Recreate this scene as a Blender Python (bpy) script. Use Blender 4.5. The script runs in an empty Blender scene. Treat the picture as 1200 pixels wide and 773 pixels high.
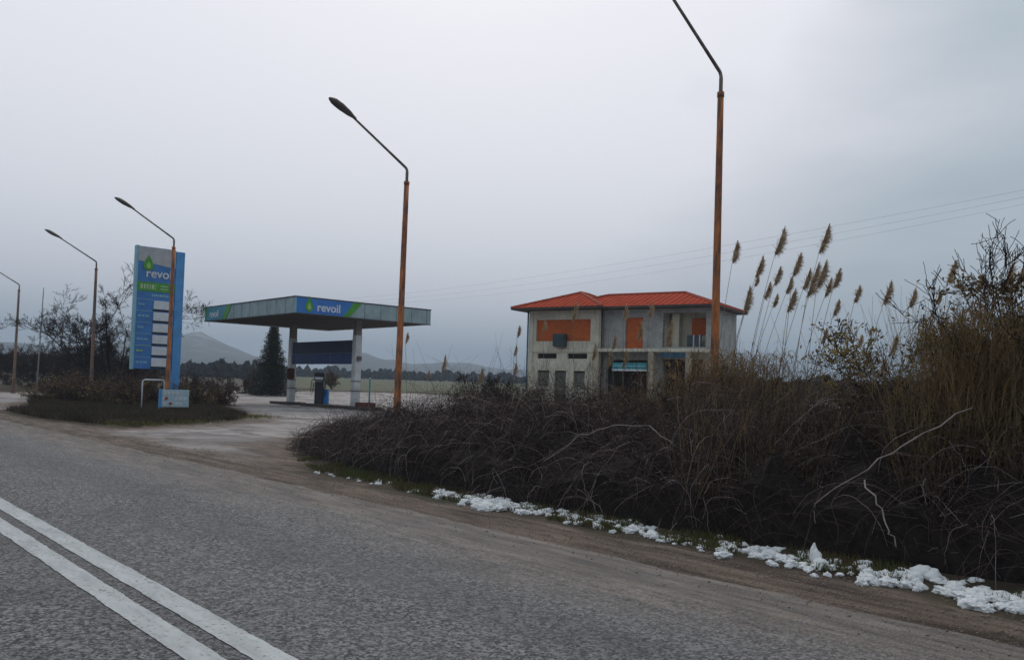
import bpy, bmesh, math, random
import numpy as np
from mathutils import Vector, Matrix, noise as mnoise
rng = np.random.default_rng(7); random.seed(7)
S = bpy.context.scene; C = S.collection; R = math.radians

# ------------------------------------------------------------------ camera
# world: x = distance to the right of the camera across the road, y = along the road, z up
EYE = np.array([0, 0, 1.45])
AR = np.array([0.74785978, -0.66311411, 0.03139162]); AU = np.array([-0.04663896, -0.00531188, 0.99889769]); AF = np.array([0.6622164, 0.74849948, 0.0348995])
cam = bpy.data.objects.new('camera', bpy.data.cameras.new('camera')); C.objects.link(cam)
cam.matrix_world = Matrix(((AR[0], AU[0], -AF[0], 0), (AR[1], AU[1], -AF[1], 0), (AR[2], AU[2], -AF[2], 1.45), (0, 0, 0, 1)))
cam.data.sensor_width = 36; cam.data.lens = 30.0; cam.data.shift_y = 33.56/1200
cam.data.clip_start = .1; cam.data.clip_end = 20000
S.camera = cam

# ------------------------------------------------------------------ world, sun, exposure
S.view_settings.view_transform = 'Standard'; S.view_settings.look = 'None'
S.view_settings.exposure = 0.43; S.view_settings.gamma = 1; S.view_settings.use_curve_mapping = False
SUN_EL, SUN_AZ = 38, 38          # azimuth clockwise from +Y
W = bpy.data.worlds.new('World'); S.world = W; W.use_nodes = True
nt = W.node_tree; nt.nodes.clear()
def wn(t, **k):
    n = nt.nodes.new(t)
    for a, b in k.items(): setattr(n, a, b)
    return n
sky = wn('ShaderNodeTexSky', sky_type='NISHITA', sun_disc=False, sun_elevation=R(SUN_EL), sun_rotation=R(SUN_AZ), air_density=1.0, dust_density=3.0)
bg1 = wn('ShaderNodeBackground'); bg1.inputs[1].default_value = 0.07; nt.links.new(sky.outputs[0], bg1.inputs[0])
tc = wn('ShaderNodeTexCoord'); gen = tc.outputs['Generated']
# cloud deck: brighter around the hidden sun, wisps of thicker cloud
sd = Vector((math.sin(R(25))*math.cos(R(30)), math.cos(R(25))*math.cos(R(30)), math.sin(R(30))))
dot = wn('ShaderNodeVectorMath', operation='DOT_PRODUCT'); dot.inputs[1].default_value = sd; nt.links.new(gen, dot.inputs[0])
mr = wn('ShaderNodeMapRange', interpolation_type='SMOOTHSTEP'); mr.inputs[1].default_value = .70; mr.inputs[2].default_value = 1.0; nt.links.new(dot.outputs['Value'], mr.inputs[0])
mp = wn('ShaderNodeMapping'); mp.inputs['Scale'].default_value = (1, 1, 3.2); nt.links.new(gen, mp.inputs[0])
nz = wn('ShaderNodeTexNoise'); nz.inputs['Scale'].default_value = 2.3; nz.inputs['Detail'].default_value = 5; nz.inputs['Roughness'].default_value = .5; nz.inputs['Distortion'].default_value = .4; nt.links.new(mp.outputs[0], nz.inputs[0])
m1 = wn('ShaderNodeMath', operation='MULTIPLY_ADD'); m1.inputs[1].default_value = .92; nt.links.new(nz.outputs[0], m1.inputs[0]); nt.links.new(mr.outputs[0], m1.inputs[2])
cr = wn('ShaderNodeValToRGB'); nt.links.new(m1.outputs[0], cr.inputs[0])
e = cr.color_ramp.elements
e[0].position = .20; e[0].color = (.29, .36, .385, 1)
e[1].position = 1.0; e[1].color = (.75, .745, .79, 1)
x = e.new(.46); x.color = (.42, .468, .505, 1)
x = e.new(.76); x.color = (.60, .605, .65, 1)
bg2 = wn('ShaderNodeBackground'); bg2.inputs[1].default_value = 1.0; nt.links.new(cr.outputs[0], bg2.inputs[0])
mx = wn('ShaderNodeMixShader'); mx.inputs[0].default_value = .94; nt.links.new(bg1.outputs[0], mx.inputs[1]); nt.links.new(bg2.outputs[0], mx.inputs[2])
wo = wn('ShaderNodeOutputWorld'); nt.links.new(mx.outputs[0], wo.inputs[0])
sun = bpy.data.objects.new('sun', bpy.data.lights.new('sun', 'SUN')); C.objects.link(sun)
sun.data.energy = .7; sun.data.angle = R(25); sun.data.color = (1, .93, .84)
sv = Vector((math.sin(R(SUN_AZ))*math.cos(R(SUN_EL)), math.cos(R(SUN_AZ))*math.cos(R(SUN_EL)), math.sin(R(SUN_EL))))
sun.rotation_euler = sv.to_track_quat('Z', 'Y').to_euler()
S.cycles.max_bounces = 5; S.cycles.transparent_max_bounces = 8; S.cycles.volume_bounces = 0

# ------------------------------------------------------------------ helpers
def ray(px, py):
    return AF + AR*(px-600)/1000 + AU*(386.5+33.56-py)/1000
def on_y(px, py, A): d = ray(px, py); return EYE + d*(A/d[1])
def on_x(px, py, L): d = ray(px, py); return EYE + d*(L/d[0])
def at(px, py, dist): d = ray(px, py); return EYE + d*(dist/math.hypot(d[0], d[1]))
def gz(x, y):
    r = np.hypot(x, y); return np.where(r > 60, (np.minimum(r, 420)-60)*.0112, 0.0)
def gat(px, dist):
    d = ray(px, 450); d = d[:2]/math.hypot(d[0], d[1]); p = d*dist; return np.array([p[0], p[1], float(gz(p[0], p[1]))])

MATS = {}
def mat(name, col, rough=.85, var=.25, scale=3.0, col2=None, bump=0, bscale=20, metal=0, detail=4, coord='Object', lo=.35, hi=.65, spec=.3, stretch=(1, 1, 1)):
    if name in MATS: return MATS[name]
    m = bpy.data.materials.new(name); m.use_nodes = True; n = m.node_tree; b = n.nodes['Principled BSDF']
    b.inputs['Roughness'].default_value = rough; b.inputs['Metallic'].default_value = metal; b.inputs['Specular IOR Level'].default_value = spec
    t = n.nodes.new('ShaderNodeTexCoord'); mpp = n.nodes.new('ShaderNodeMapping'); mpp.inputs['Scale'].default_value = stretch
    n.links.new(t.outputs[coord], mpp.inputs[0])
    q = n.nodes.new('ShaderNodeTexNoise'); q.inputs['Scale'].default_value = scale; q.inputs['Detail'].default_value = detail; q.inputs['Roughness'].default_value = .6
    n.links.new(mpp.outputs[0], q.inputs[0])
    r = n.nodes.new('ShaderNodeValToRGB'); n.links.new(q.outputs[0], r.inputs[0])
    c2 = col2 or tuple(c*(1-var) for c in col)
    r.color_ramp.elements[0].position = lo; r.color_ramp.elements[1].position = hi
    r.color_ramp.elements[0].color = (*c2, 1); r.color_ramp.elements[1].color = (*col, 1)
    n.links.new(r.outputs[0], b.inputs['Base Color'])
    if bump:
        q2 = n.nodes.new('ShaderNodeTexNoise'); q2.inputs['Scale'].default_value = bscale; q2.inputs['Detail'].default_value = 5
        n.links.new(mpp.outputs[0], q2.inputs[0])
        bp = n.nodes.new('ShaderNodeBump'); bp.inputs['Strength'].default_value = bump; bp.inputs['Distance'].default_value = .03
        n.links.new(q2.outputs[0], bp.inputs['Height']); n.links.new(bp.outputs[0], b.inputs['Normal'])
    MATS[name] = m; return m

def link(name, me, m=None, parent=None):
    o = bpy.data.objects.new(name, me); C.objects.link(o)
    if m is not None and me is not None: me.materials.append(m)
    if parent: o.parent = parent
    return o
def np_mesh(name, V, F):
    """V (n,3) array, F (m,k) array, all faces with k corners"""
    me = bpy.data.meshes.new(name); V = np.asarray(V, np.float32); F = np.asarray(F, np.int32); k = F.shape[1]
    me.vertices.add(len(V)); me.vertices.foreach_set('co', V.ravel())
    me.loops.add(F.size); me.loops.foreach_set('vertex_index', F.ravel())
    me.polygons.add(len(F)); me.polygons.foreach_set('loop_start', np.arange(len(F), dtype=np.int32)*k); me.polygons.foreach_set('loop_total', np.full(len(F), k, np.int32))
    me.update(calc_edges=True); me.validate(); return me
def empty(name, loc=(0, 0, 0), rz=0):
    o = bpy.data.objects.new(name, None); C.objects.link(o); o.location = loc; o.rotation_euler = (0, 0, rz); return o
def tag(o, label=None, cat=None, group=None, kind=None):
    if label: o['label'] = label
    if cat: o['category'] = cat
    if group: o['group'] = group
    if kind: o['kind'] = kind
    return o

class MB:
    def __init__(s): s.v = []; s.f = []
    def add(s, V, F):
        b = len(s.v); s.v += [tuple(p) for p in V]; s.f += [tuple(i+b for i in f) for f in F]; return s
    def box(s, x0, x1, y0, y1, z0, z1):
        V = [(x, y, z) for z in (z0, z1) for y in (y0, y1) for x in (x0, x1)]
        return s.add(V, [(0, 2, 3, 1), (4, 5, 7, 6), (0, 1, 5, 4), (2, 6, 7, 3), (0, 4, 6, 2), (1, 3, 7, 5)])
    def tube(s, pts, rad, n=8, cap=True):
        pts = [Vector(p) for p in pts]
        if not hasattr(rad, '__len__'): rad = [rad]*len(pts)
        V = []; F = []
        for i, p in enumerate(pts):
            t = (pts[min(i+1, len(pts)-1)]-pts[max(i-1, 0)]).normalized()
            a = Vector((1, 0, 0)) if abs(t.x) < .8 else Vector((0, 1, 0))
            u = t.cross(a).normalized(); w = t.cross(u)
            for k in range(n):
                an = 2*math.pi*k/n; V.append(p+(u*math.cos(an)+w*math.sin(an))*rad[i])
        for i in range(len(pts)-1):
            for k in range(n):
                k2 = (k+1) % n; F.append((i*n+k, i*n+k2, (i+1)*n+k2, (i+1)*n+k))
        if cap: F.append(tuple(range(n))[::-1]); F.append(tuple((len(pts)-1)*n+k for k in range(n)))
        return s.add(V, F)
    def prism(s, poly, y0, y1):   # polygon in xz, extruded along y
        n = len(poly); V = [(x, y0, z) for x, z in poly]+[(x, y1, z) for x, z in poly]
        return s.add(V, [tuple(range(n)), tuple(range(n, 2*n))[::-1]]+[(i, i+n, (i+1) % n+n, (i+1) % n) for i in range(n)])
    def build(s, name, m, parent=None, smooth=False, bevel=0):
        me = bpy.data.meshes.new(name); me.from_pydata(s.v, [], s.f); me.validate()
        bm = bmesh.new(); bm.from_mesh(me); bmesh.ops.recalc_face_normals(bm, faces=bm.faces)
        if bevel: bmesh.ops.bevel(bm, geom=[e for e in bm.edges], offset=bevel, segments=2, affect='EDGES', profile=.5)
        bm.to_mesh(me); bm.free()
        if smooth: me.polygons.foreach_set('use_smooth', [True]*len(me.polygons))
        return link(name, me, m, parent)

def tubes_arr(P, rad, sides=3):
    """P (n,k,3) polylines, rad (n,k)"""
    n, k, _ = P.shape
    T = np.gradient(P, axis=1); T /= np.linalg.norm(T, axis=2, keepdims=True)+1e-9
    a = np.array([.31, .87, .38]); U = np.cross(T, a); U /= np.linalg.norm(U, axis=2, keepdims=True)+1e-9; Wv = np.cross(T, U)
    an = np.arange(sides)*2*np.pi/sides
    V = P[:, :, None, :]+rad[:, :, None, None]*(U[:, :, None, :]*np.cos(an)[None, None, :, None]+Wv[:, :, None, :]*np.sin(an)[None, None, :, None])
    idx = np.arange(n*k*sides).reshape(n, k, sides)
    i0 = idx[:, :-1, :]; i1 = idx[:, 1:, :]
    F = np.stack([i0, np.roll(i0, -1, 2), np.roll(i1, -1, 2), i1], -1).reshape(-1, 4)
    return V.reshape(-1, 3), F
def leaves_arr(Cn, size, flat=.5, aspect=.5):
    """small pointed quads at centres"""
    n = len(Cn); d = rng.normal(size=(n, 3)); d[:, 2] -= flat; d /= np.linalg.norm(d, axis=1, keepdims=True)
    e = np.cross(d, rng.normal(size=(n, 3))); e /= np.linalg.norm(e, axis=1, keepdims=True)+1e-9
    s = (size*rng.uniform(.5, 1.3, n))[:, None]
    V = np.stack([Cn-d*s, Cn+e*s*aspect, Cn+d*s, Cn-e*s*aspect], 1).reshape(-1, 3)
    return V, np.arange(4*n).reshape(n, 4)
def cat_vf(L):
    V = []; F = []; b = 0
    for v, f in L: V.append(v); F.append(f+b); b += len(v)
    return np.concatenate(V), np.concatenate(F)

def branches(base, height, spread, levels=4, n0=6, lean=(0, 0), r0=.06, kids=5, up=.35, twist=.35):
    """returns polylines list per level: arrays (n,k,3),(n,k)"""
    out = []; K = 7
    dirs = []
    starts = np.repeat(np.array(base)[None], n0, 0)+rng.normal(size=(n0, 3))*[spread*.06, spread*.06, 0]
    D = np.stack([rng.normal(size=n0)*spread/height+lean[0], rng.normal(size=n0)*spread/height+lean[1], np.ones(n0)], 1); D /= np.linalg.norm(D, axis=1, keepdims=True)
    Ln = height*rng.uniform(.6, 1.0, n0); rr = np.full(n0, r0)*rng.uniform(.7, 1.1, n0)
    for lv in range(levels):
        n = len(starts); P = np.zeros((n, K, 3)); P[:, 0] = starts; d = D.copy()
        for i in range(1, K):
            d = d+rng.normal(size=d.shape)*twist*.35+[0, 0, up*.08]; d /= np.linalg.norm(d, axis=1, keepdims=True)
            P[:, i] = P[:, i-1]+d*(Ln/(K-1))[:, None]
        tt = np.linspace(1, .35, K)[None]; out.append((P, rr[:, None]*tt))
        if lv == levels-1: break
        m = n*kids; pi = np.repeat(np.arange(n), kids); t = rng.uniform(.25, 1.0, m)*(K-1); i = np.minimum(t.astype(int), K-2); f = (t-i)[:, None]
        starts = P[pi, i]*(1-f)+P[pi, i+1]*f
        par = P[pi, i+1]-P[pi, i]; par /= np.linalg.norm(par, axis=1, keepdims=True)
        D = par*.8+rng.normal(size=(m, 3))*.55+[0, 0, up*.5]; D /= np.linalg.norm(D, axis=1, keepdims=True)
        Ln = Ln[pi]*rng.uniform(.3, .55, m); rr = np.maximum(rr[pi]*(1-.5*(t/(K-1)))*.55, .0028)
    return out

# ------------------------------------------------------------------ ground
def poly_sd(px, py, poly):
    """signed distance, positive inside"""
    x = px.ravel(); y = py.ravel(); d = np.full(x.shape, 1e9); ins = np.zeros(x.shape, bool); n = len(poly)
    for i in range(n):
        ax, ay = poly[i]; bx, by = poly[(i+1) % n]; ex, ey = bx-ax, by-ay
        t = np.clip(((x-ax)*ex+(y-ay)*ey)/(ex*ex+ey*ey), 0, 1); d = np.minimum(d, np.hypot(x-ax-t*ex, y-ay-t*ey))
        c = ((ay > y) != (by > y)) & (x < ex*(y-ay)/(ey if ey else 1e-9)+ax); ins ^= c
    return np.where(ins, d, -d).reshape(px.shape)
YARD = [(5.9, 11.8), (7.6, 14.0), (9.0, 17.6), (12.0, 20.5), (14.5, 17), (15.5, -2), (48, -4), (64, 25), (60, 86), (34, 86), (21, 52), (16.9, 40), (14.6, 32), (12.4, 28.2), (10.2, 26.8), (7.6, 25.0), (6.9, 27), (6.4, 34), (5.9, 38)]
DRIVE = [(5.9, 37), (8.3, 38.5), (9.6, 46), (12.2, 51), (17, 66), (9, 70), (5.9, 70)]
def axis(segs):
    a = []
    for x0, x1, st in segs: a += list(np.arange(x0, x1, st))
    return np.array(a+[segs[-1][1]])
def far(s, e, n): return list(s+(e-s)*np.linspace(0, 1, n)**2.2)
gx = np.array(sorted(set([round(v, 3) for v in far(-2, -5000, 14)+list(axis([(-2, 5.4, .8), (5.4, 13, .14), (13, 60, .5)]))+far(62, 5000, 26)])))
gy = np.array(sorted(set([round(v, 3) for v in far(-8, -5000, 14)+list(axis([(-8, 30, .25), (30, 90, .6)]))+far(92, 5000, 26)])))
X, Y = np.meshgrid(gx, gy, indexing='ij')
sdv = np.maximum(poly_sd(X, Y, YARD), poly_sd(X, Y, DRIVE))
def sn(x, y, s, seed=0):
    return np.array([mnoise.noise(Vector((a*s, b*s, seed))) for a, b in zip(x.ravel(), y.ravel())]).reshape(x.shape)
near = (X > -3) & (X < 62) & (Y > -10) & (Y < 92)
Z = gz(X, Y).astype(float)
nn = np.zeros_like(X); nn[near] = sn(X[near], Y[near], .9); n2 = np.zeros_like(X); n2[near] = sn(X[near], Y[near], 3.7, 4)
verge = np.clip((X-6.9)/1.0, 0, 1)*np.clip(-sdv/.8, 0, 1)*near
Z += verge*(.10+.06*nn+.03*n2) + .012*n2*near*(X > 6.0)
Z -= .012*(X < 5.9)
V = np.stack([X, Y, Z], -1).reshape(-1, 3); nx_, ny_ = len(gx), len(gy)
ii = np.arange(nx_*ny_).reshape(nx_, ny_)
F = np.stack([ii[:-1, :-1], ii[1:, :-1], ii[1:, 1:], ii[:-1, 1:]], -1).reshape(-1, 4)
me = np_mesh('ground', V, F)
at_ = me.attributes.new('gravel', 'FLOAT', 'POINT'); at_.data.foreach_set('value', np.clip(sdv, -3, 3).ravel().astype(np.float32))
me.polygons.foreach_set('use_smooth', [True]*len(me.polygons))

def nodes_mat(name, rough=.9, spec=.25):
    m = bpy.data.materials.new(name); m.use_nodes = True; n = m.node_tree; b = n.nodes['Principled BSDF']
    b.inputs['Roughness'].default_value = rough; b.inputs['Specular IOR Level'].default_value = spec
    co = n.nodes.new('ShaderNodeTexCoord').outputs['Object']
    def noise(scale, detail=4, stretch=None, rough=.6, dist=0):
        q = n.nodes.new('ShaderNodeTexNoise'); q.inputs['Scale'].default_value = scale; q.inputs['Detail'].default_value = detail; q.inputs['Roughness'].default_value = rough; q.inputs['Distortion'].default_value = dist
        if stretch:
            mm = n.nodes.new('ShaderNodeMapping'); mm.inputs['Scale'].default_value = stretch; n.links.new(co, mm.inputs[0]); n.links.new(mm.outputs[0], q.inputs[0])
        else: n.links.new(co, q.inputs[0])
        return q.outputs[0]
    def ramp(v, a, b_, ca, cb):
        r = n.nodes.new('ShaderNodeValToRGB'); r.color_ramp.elements[0].position = a; r.color_ramp.elements[1].position = b_
        r.color_ramp.elements[0].color = (*ca, 1); r.color_ramp.elements[1].color = (*cb, 1); n.links.new(v, r.inputs[0]); return r.outputs[0]
    def rng_(v, a, b_, c=0, d=1):
        r = n.nodes.new('ShaderNodeMapRange'); r.interpolation_type = 'SMOOTHSTEP'
        for i, q in enumerate((a, b_, c, d)): r.inputs[i+1].default_value = q
        n.links.new(v, r.inputs[0]); return r.outputs[0]
    def math_(op, a, b_):
        r = n.nodes.new('ShaderNodeMath'); r.operation = op
        for i, q in enumerate((a, b_)):
            if isinstance(q, (int, float)): r.inputs[i].default_value = q
            else: n.links.new(q, r.inputs[i])
        return r.outputs[0]
    def mix(f, a, b_):
        r = n.nodes.new('ShaderNodeMix'); r.data_type = 'RGBA'
        if isinstance(f, (int, float)): r.inputs[0].default_value = f
        else: n.links.new(f, r.inputs[0])
        for i, q in ((6, a), (7, b_)):
            if isinstance(q, tuple): r.inputs[i].default_value = (*q, 1)
            else: n.links.new(q, r.inputs[i])
        return r.outputs[2]
    def bump(v, st, dist=.02):
        p = n.nodes.new('ShaderNodeBump'); p.inputs['Strength'].default_value = st; p.inputs['Distance'].default_value = dist
        n.links.new(v, p.inputs['Height']); n.links.new(p.outputs[0], b.inputs['Normal'])
    def sep():
        s = n.nodes.new('ShaderNodeSeparateXYZ'); n.links.new(co, s.inputs[0]); return s.outputs
    def attr(nm):
        a = n.nodes.new('ShaderNodeAttribute'); a.attribute_name = nm; return a.outputs['Fac']
    def base(c): n.links.new(c, b.inputs['Base Color'])
    def vor(scale, out='Color', feat='F1'):
        q = n.nodes.new('ShaderNodeTexVoronoi'); q.inputs['Scale'].default_value = scale; q.feature = feat; n.links.new(co, q.inputs[0]); return q.outputs[out]
    import types
    return m, types.SimpleNamespace(noise=noise, ramp=ramp, rng=rng_, math=math_, mix=mix, bump=bump, sep=sep, attr=attr, base=base, vor=vor, b=b, n=n, co=co)

gm, g = nodes_mat('ground')
xs = g.sep()
soil = g.ramp(g.noise(1.3, 6), .35, .7, (.055, .04, .03), (.11, .085, .055))
soil = g.mix(g.rng(g.noise(.5, 5), .52, .66), soil, (.055, .055, .03))
grav = g.ramp(g.noise(.6, 6, dist=.5), .3, .72, (.30, .265, .255), (.56, .51, .49))
grav = g.mix(g.math('MULTIPLY', g.rng(g.noise(.9, 8, (1.6, .45, 1), .7), .52, .62), .85), grav, (.15, .125, .10))
grav = g.mix(g.math('MULTIPLY', g.rng(g.noise(.16, 6, None, .65), .52, .58), .45), grav, (.12, .11, .105))
grav = g.mix(g.math('MULTIPLY', g.rng(g.noise(40, 3), .5, .7), .5), grav, (.10, .09, .085))
dirt = g.ramp(g.noise(1.8, 7, (2.6, .32, 1), .7), .38, .63, (.07, .048, .036), (.28, .21, .165))
dirt = g.mix(g.math('MULTIPLY', g.rng(g.noise(45, 3), .5, .66), .75), dirt, (.05, .04, .035))
dirt = g.mix(g.math('MULTIPLY', g.rng(g.noise(60, 2), .58, .68), .7), dirt, (.34, .30, .27))
dirt = g.mix(g.math('MULTIPLY', g.rng(g.noise(3.3, 7, (1.6, .7, 1), .7), .56, .66), .7), dirt, (.055, .045, .03))
# shoulder strip of brown dirt beside the asphalt
ed = g.math('ADD', xs[0], g.math('MULTIPLY', g.noise(1.1, 5), .9))
fs = g.math('SUBTRACT', 1.0, g.rng(ed, 6.85, 7.15))
gmask = g.rng(g.math('ADD', g.attr('gravel'), g.math('MULTIPLY', g.math('SUBTRACT', g.noise(1.2, 6), .5), 2.2)), -.12, .12)
# the dirt shoulder fades into the pale yard
yardedge = g.rng(g.math('ADD', g.attr('gravel'), g.math('MULTIPLY', g.math('SUBTRACT', g.noise(.7, 5, (1.5, .5, 1)), .5), 3.0)), .3, 2.0)
col = g.mix(fs, soil, dirt)
col = g.mix(gmask, col, g.mix(yardedge, dirt, grav))
col = g.mix(g.rng(g.noise(.02, 3), .45, .6, 0, .0), col, (.05, .05, .03))
g.base(col); g.bump(g.noise(34, 6, None, .7), .9, .05)
tag(link('ground', me, gm), kind='structure')

# far field beyond the yard
def sector(name, p0, p1, r0, r1, dz, m, nr=12, na=60):
    V = []; a0 = math.atan2(*gat(p0, 10)[:2]); a1 = math.atan2(*gat(p1, 10)[:2])
    for i in range(nr+1):
        for j in range(na+1):
            a = a0+(a1-a0)*j/na; r = r0+(r1-r0)*i/nr
            if i == 0: r += 3*math.sin(j*.9)
            x, y = r*math.sin(a), r*math.cos(a); V.append((x, y, float(gz(x, y))+dz))
    F = [(i*(na+1)+j, (i+1)*(na+1)+j, (i+1)*(na+1)+j+1, i*(na+1)+j+1) for i in range(nr) for j in range(na)]
    me = bpy.data.meshes.new(name); me.from_pydata(V, [], F); return link(name, me, m)
fm, g = nodes_mat('field')
c = g.ramp(g.noise(.08, 5, (1, 1, 1)), .35, .65, (.045, .06, .022), (.085, .09, .04))
c = g.mix(g.rng(g.noise(.35, 4), .55, .65), c, (.15, .125, .07)); g.base(c)
tag(sector('field', 338, 900, 108, 430, .05, fm), kind='structure')

# road
rm, g = nodes_mat('asphalt', rough=.8, spec=.35)
xs = g.sep()
agg = g.vor(58, 'Color'); bw = g.n.nodes.new('ShaderNodeRGBToBW'); g.n.links.new(agg, bw.inputs[0])
c = g.ramp(bw.outputs[0], .25, .75, (.024, .023, .026), (.25, .245, .255))
b2_ = g.n.nodes.new('ShaderNodeRGBToBW'); g.n.links.new(g.vor(36, 'Color'), b2_.inputs[0]); c = g.mix(g.rng(b2_.outputs[0], .68, .8, 0, .6), c, (.36, .35, .355)); c = g.mix(g.rng(b2_.outputs[0], .22, .32, .6, 0), c, (.02, .02, .022))
c = g.mix(g.rng(g.noise(140, 2), .5, .7), c, (.035, .036, .04))
c = g.mix(g.rng(g.noise(.55, 5, (2.2, .25, 1)), .35, .75, 0, .45), c, (.16, .155, .15))
# dust blown in from the shoulder
dz_ = g.rng(g.math('ADD', xs[0], g.math('MULTIPLY', g.noise(.8, 6, (2.5, .4, 1)), 1.6)), 4.7, 6.5, 0, 1)
dustc = g.ramp(g.noise(2.5, 7, (3, .35, 1), .7), .38, .64, (.10, .078, .062), (.32, .265, .225))
c = g.mix(g.math('MULTIPLY', dz_, g.rng(g.noise(9, 5, (2, .6, 1)), .25, .6, .35, 1)), c, dustc)
trk = g.n.nodes.new('ShaderNodeMath'); trk.operation = 'SINE'; g.n.links.new(g.math('MULTIPLY', g.math('ADD', xs[0], g.math('MULTIPLY', g.noise(.15, 2), .5)), 3.6), trk.inputs[0])
c = g.mix(g.rng(trk.outputs[0], -.2, 1, 0, .30), c, (.075, .075, .08))
c = g.mix(g.math('MULTIPLY', g.rng(g.noise(1.1, 7, (1, .45, 1), .65), .52, .64), .35), c, (.05, .05, .055))
dv_ = g.n.nodes.new('ShaderNodeTexVoronoi'); dv_.feature = 'DISTANCE_TO_EDGE'; dv_.inputs['Scale'].default_value = .42
dm_ = g.n.nodes.new('ShaderNodeVectorMath'); dm_.operation = 'ADD'; g.n.links.new(g.co, dm_.inputs[0]); dn_ = g.n.nodes.new('ShaderNodeTexNoise'); dn_.inputs['Scale'].default_value = 1.7; dn_.inputs['Detail'].default_value = 8; g.n.links.new(g.co, dn_.inputs[0]); g.n.links.new(dn_.outputs[1], dm_.inputs[1]); g.n.links.new(dm_.outputs[0], dv_.inputs[0])
ck_ = g.math('MULTIPLY', g.math('SUBTRACT', 1.0, g.rng(dv_.outputs[0], .002, .007)), g.rng(g.noise(.3, 3), .55, .62, 0, .75))
c = g.mix(ck_, c, (.02, .02, .022))
crk = g.rng(g.noise(1.6, 8, None, .75, 2.0), .494, .5, 0, 1); crk2 = g.rng(g.noise(1.6, 8, None, .75, 2.0), .5, .506, 1, 0)
g.base(c); g.bump(g.vor(58, 'Distance'), .9, .012)
V = []; ys = axis([(-6, 22, .05), (22, 60, .35), (60, 1200, 30)]); 
for y in ys:
    ex = 5.72+.10*mnoise.noise(Vector((0, y*.8, 3)))+.05*mnoise.noise(Vector((0, y*3.1, 3)))
    V += [(-1.72-3.2, y, .004+float(gz(-4.9, y))), (1.95, y, .004+float(gz(2, y))), (ex, y, .004+float(gz(5, y)))]
F = []
for i in range(len(ys)-1): F += [(3*i, 3*i+1, 3*i+4, 3*i+3), (3*i+1, 3*i+2, 3*i+5, 3*i+4)]
me = bpy.data.meshes.new('road'); me.from_pydata(V, [], F); tag(link('road', me, rm), kind='structure')
pm, g = nodes_mat('road_paint', rough=.7)
wear = g.math('MAXIMUM', g.rng(g.noise(30, 5, None, .7), .56, .66, 0, .85), g.rng(g.noise(4.5, 8, (1.5, .6, 1), .75), .60, .68, 0, .7))
c = g.mix(wear, g.ramp(g.noise(3, 5, (3, .6, 1)), .3, .7, (.34, .355, .36), (.54, .56, .565)), (.12, .12, .125))
g.base(c); g.bump(g.vor(62, 'Distance'), .3, .008)
mb = MB()
for x0, x1 in ((1.72, 1.89), (2.00, 2.18)):
    for i in range(len(ys)-1):
        y0, y1 = ys[i], ys[i+1]
        j = lambda y, s: .008*mnoise.noise(Vector((s, y*2.9, 1)))+.008*mnoise.noise(Vector((s, y*13, 1)))
        mb.add([(x0+j(y0, x0), y0, .009+float(gz(2, y0))), (x1+j(y0, x1), y0, .009+float(gz(2, y0))), (x1+j(y1, x1), y1, .009+float(gz(2, y1))), (x0+j(y1, x0), y1, .009+float(gz(2, y1)))], [(0, 1, 2, 3)])
tag(mb.build('road_marking', pm), kind='structure')

# hills: two ridges as terrain beyond the plain
PROF = [(-900, 415), (-300, 408), (-60, 402), (0, 403), (60, 407), (110, 410), (150, 402), (190, 398), (232, 397), (250, 400), (275, 407), (300, 418), (330, 431), (350, 438), (378, 438), (396, 424), (412, 413), (426, 412), (440, 418), (454, 423), (480, 427), (509, 426), (560, 431), (620, 436), (700, 441), (900, 451), (1300, 464), (1900, 470)]
hm, g = nodes_mat('hillside')
xs = g.sep()
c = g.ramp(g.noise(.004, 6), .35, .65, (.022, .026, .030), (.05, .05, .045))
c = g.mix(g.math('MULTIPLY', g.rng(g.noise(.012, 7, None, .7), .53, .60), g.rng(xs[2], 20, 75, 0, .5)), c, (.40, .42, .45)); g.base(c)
V = []; na = 260; prs = np.array(PROF, float); nr = 9
pxs = np.linspace(-900, 1900, na)
for i in range(nr):
    rr_ = 1100+i*180
    for px in pxs:
        py = np.interp(px, prs[:, 0], prs[:, 1]); d = ray(px, py); h = math.hypot(d[0], d[1]); tz = d[2]/h
        prof = math.sin(math.pi/2*min(i/5, 1)) if i <= 5 else 1-.25*(i-5)
        n_ = mnoise.fractal(Vector((px*.02, i*.6, 0)), 1, 2, 5)
        H = 4+max(0, (1.45+tz*2000-4))*prof*(1+.18*n_*(0 if i == 5 else 1))+n_*1.2
        V.append((d[0]/h*rr_, d[1]/h*rr_, H if i not in (0,) else 0.5))
F = [(i*na+j, i*na+j+1, (i+1)*na+j+1, (i+1)*na+j) for i in range(nr-1) for j in range(na-1)]
me = bpy.data.meshes.new('hills'); me.from_pydata(V, [], F); me.polygons.foreach_set('use_smooth', [True]*len(F))
tag(link('hills', me, hm), kind='structure')

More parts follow.
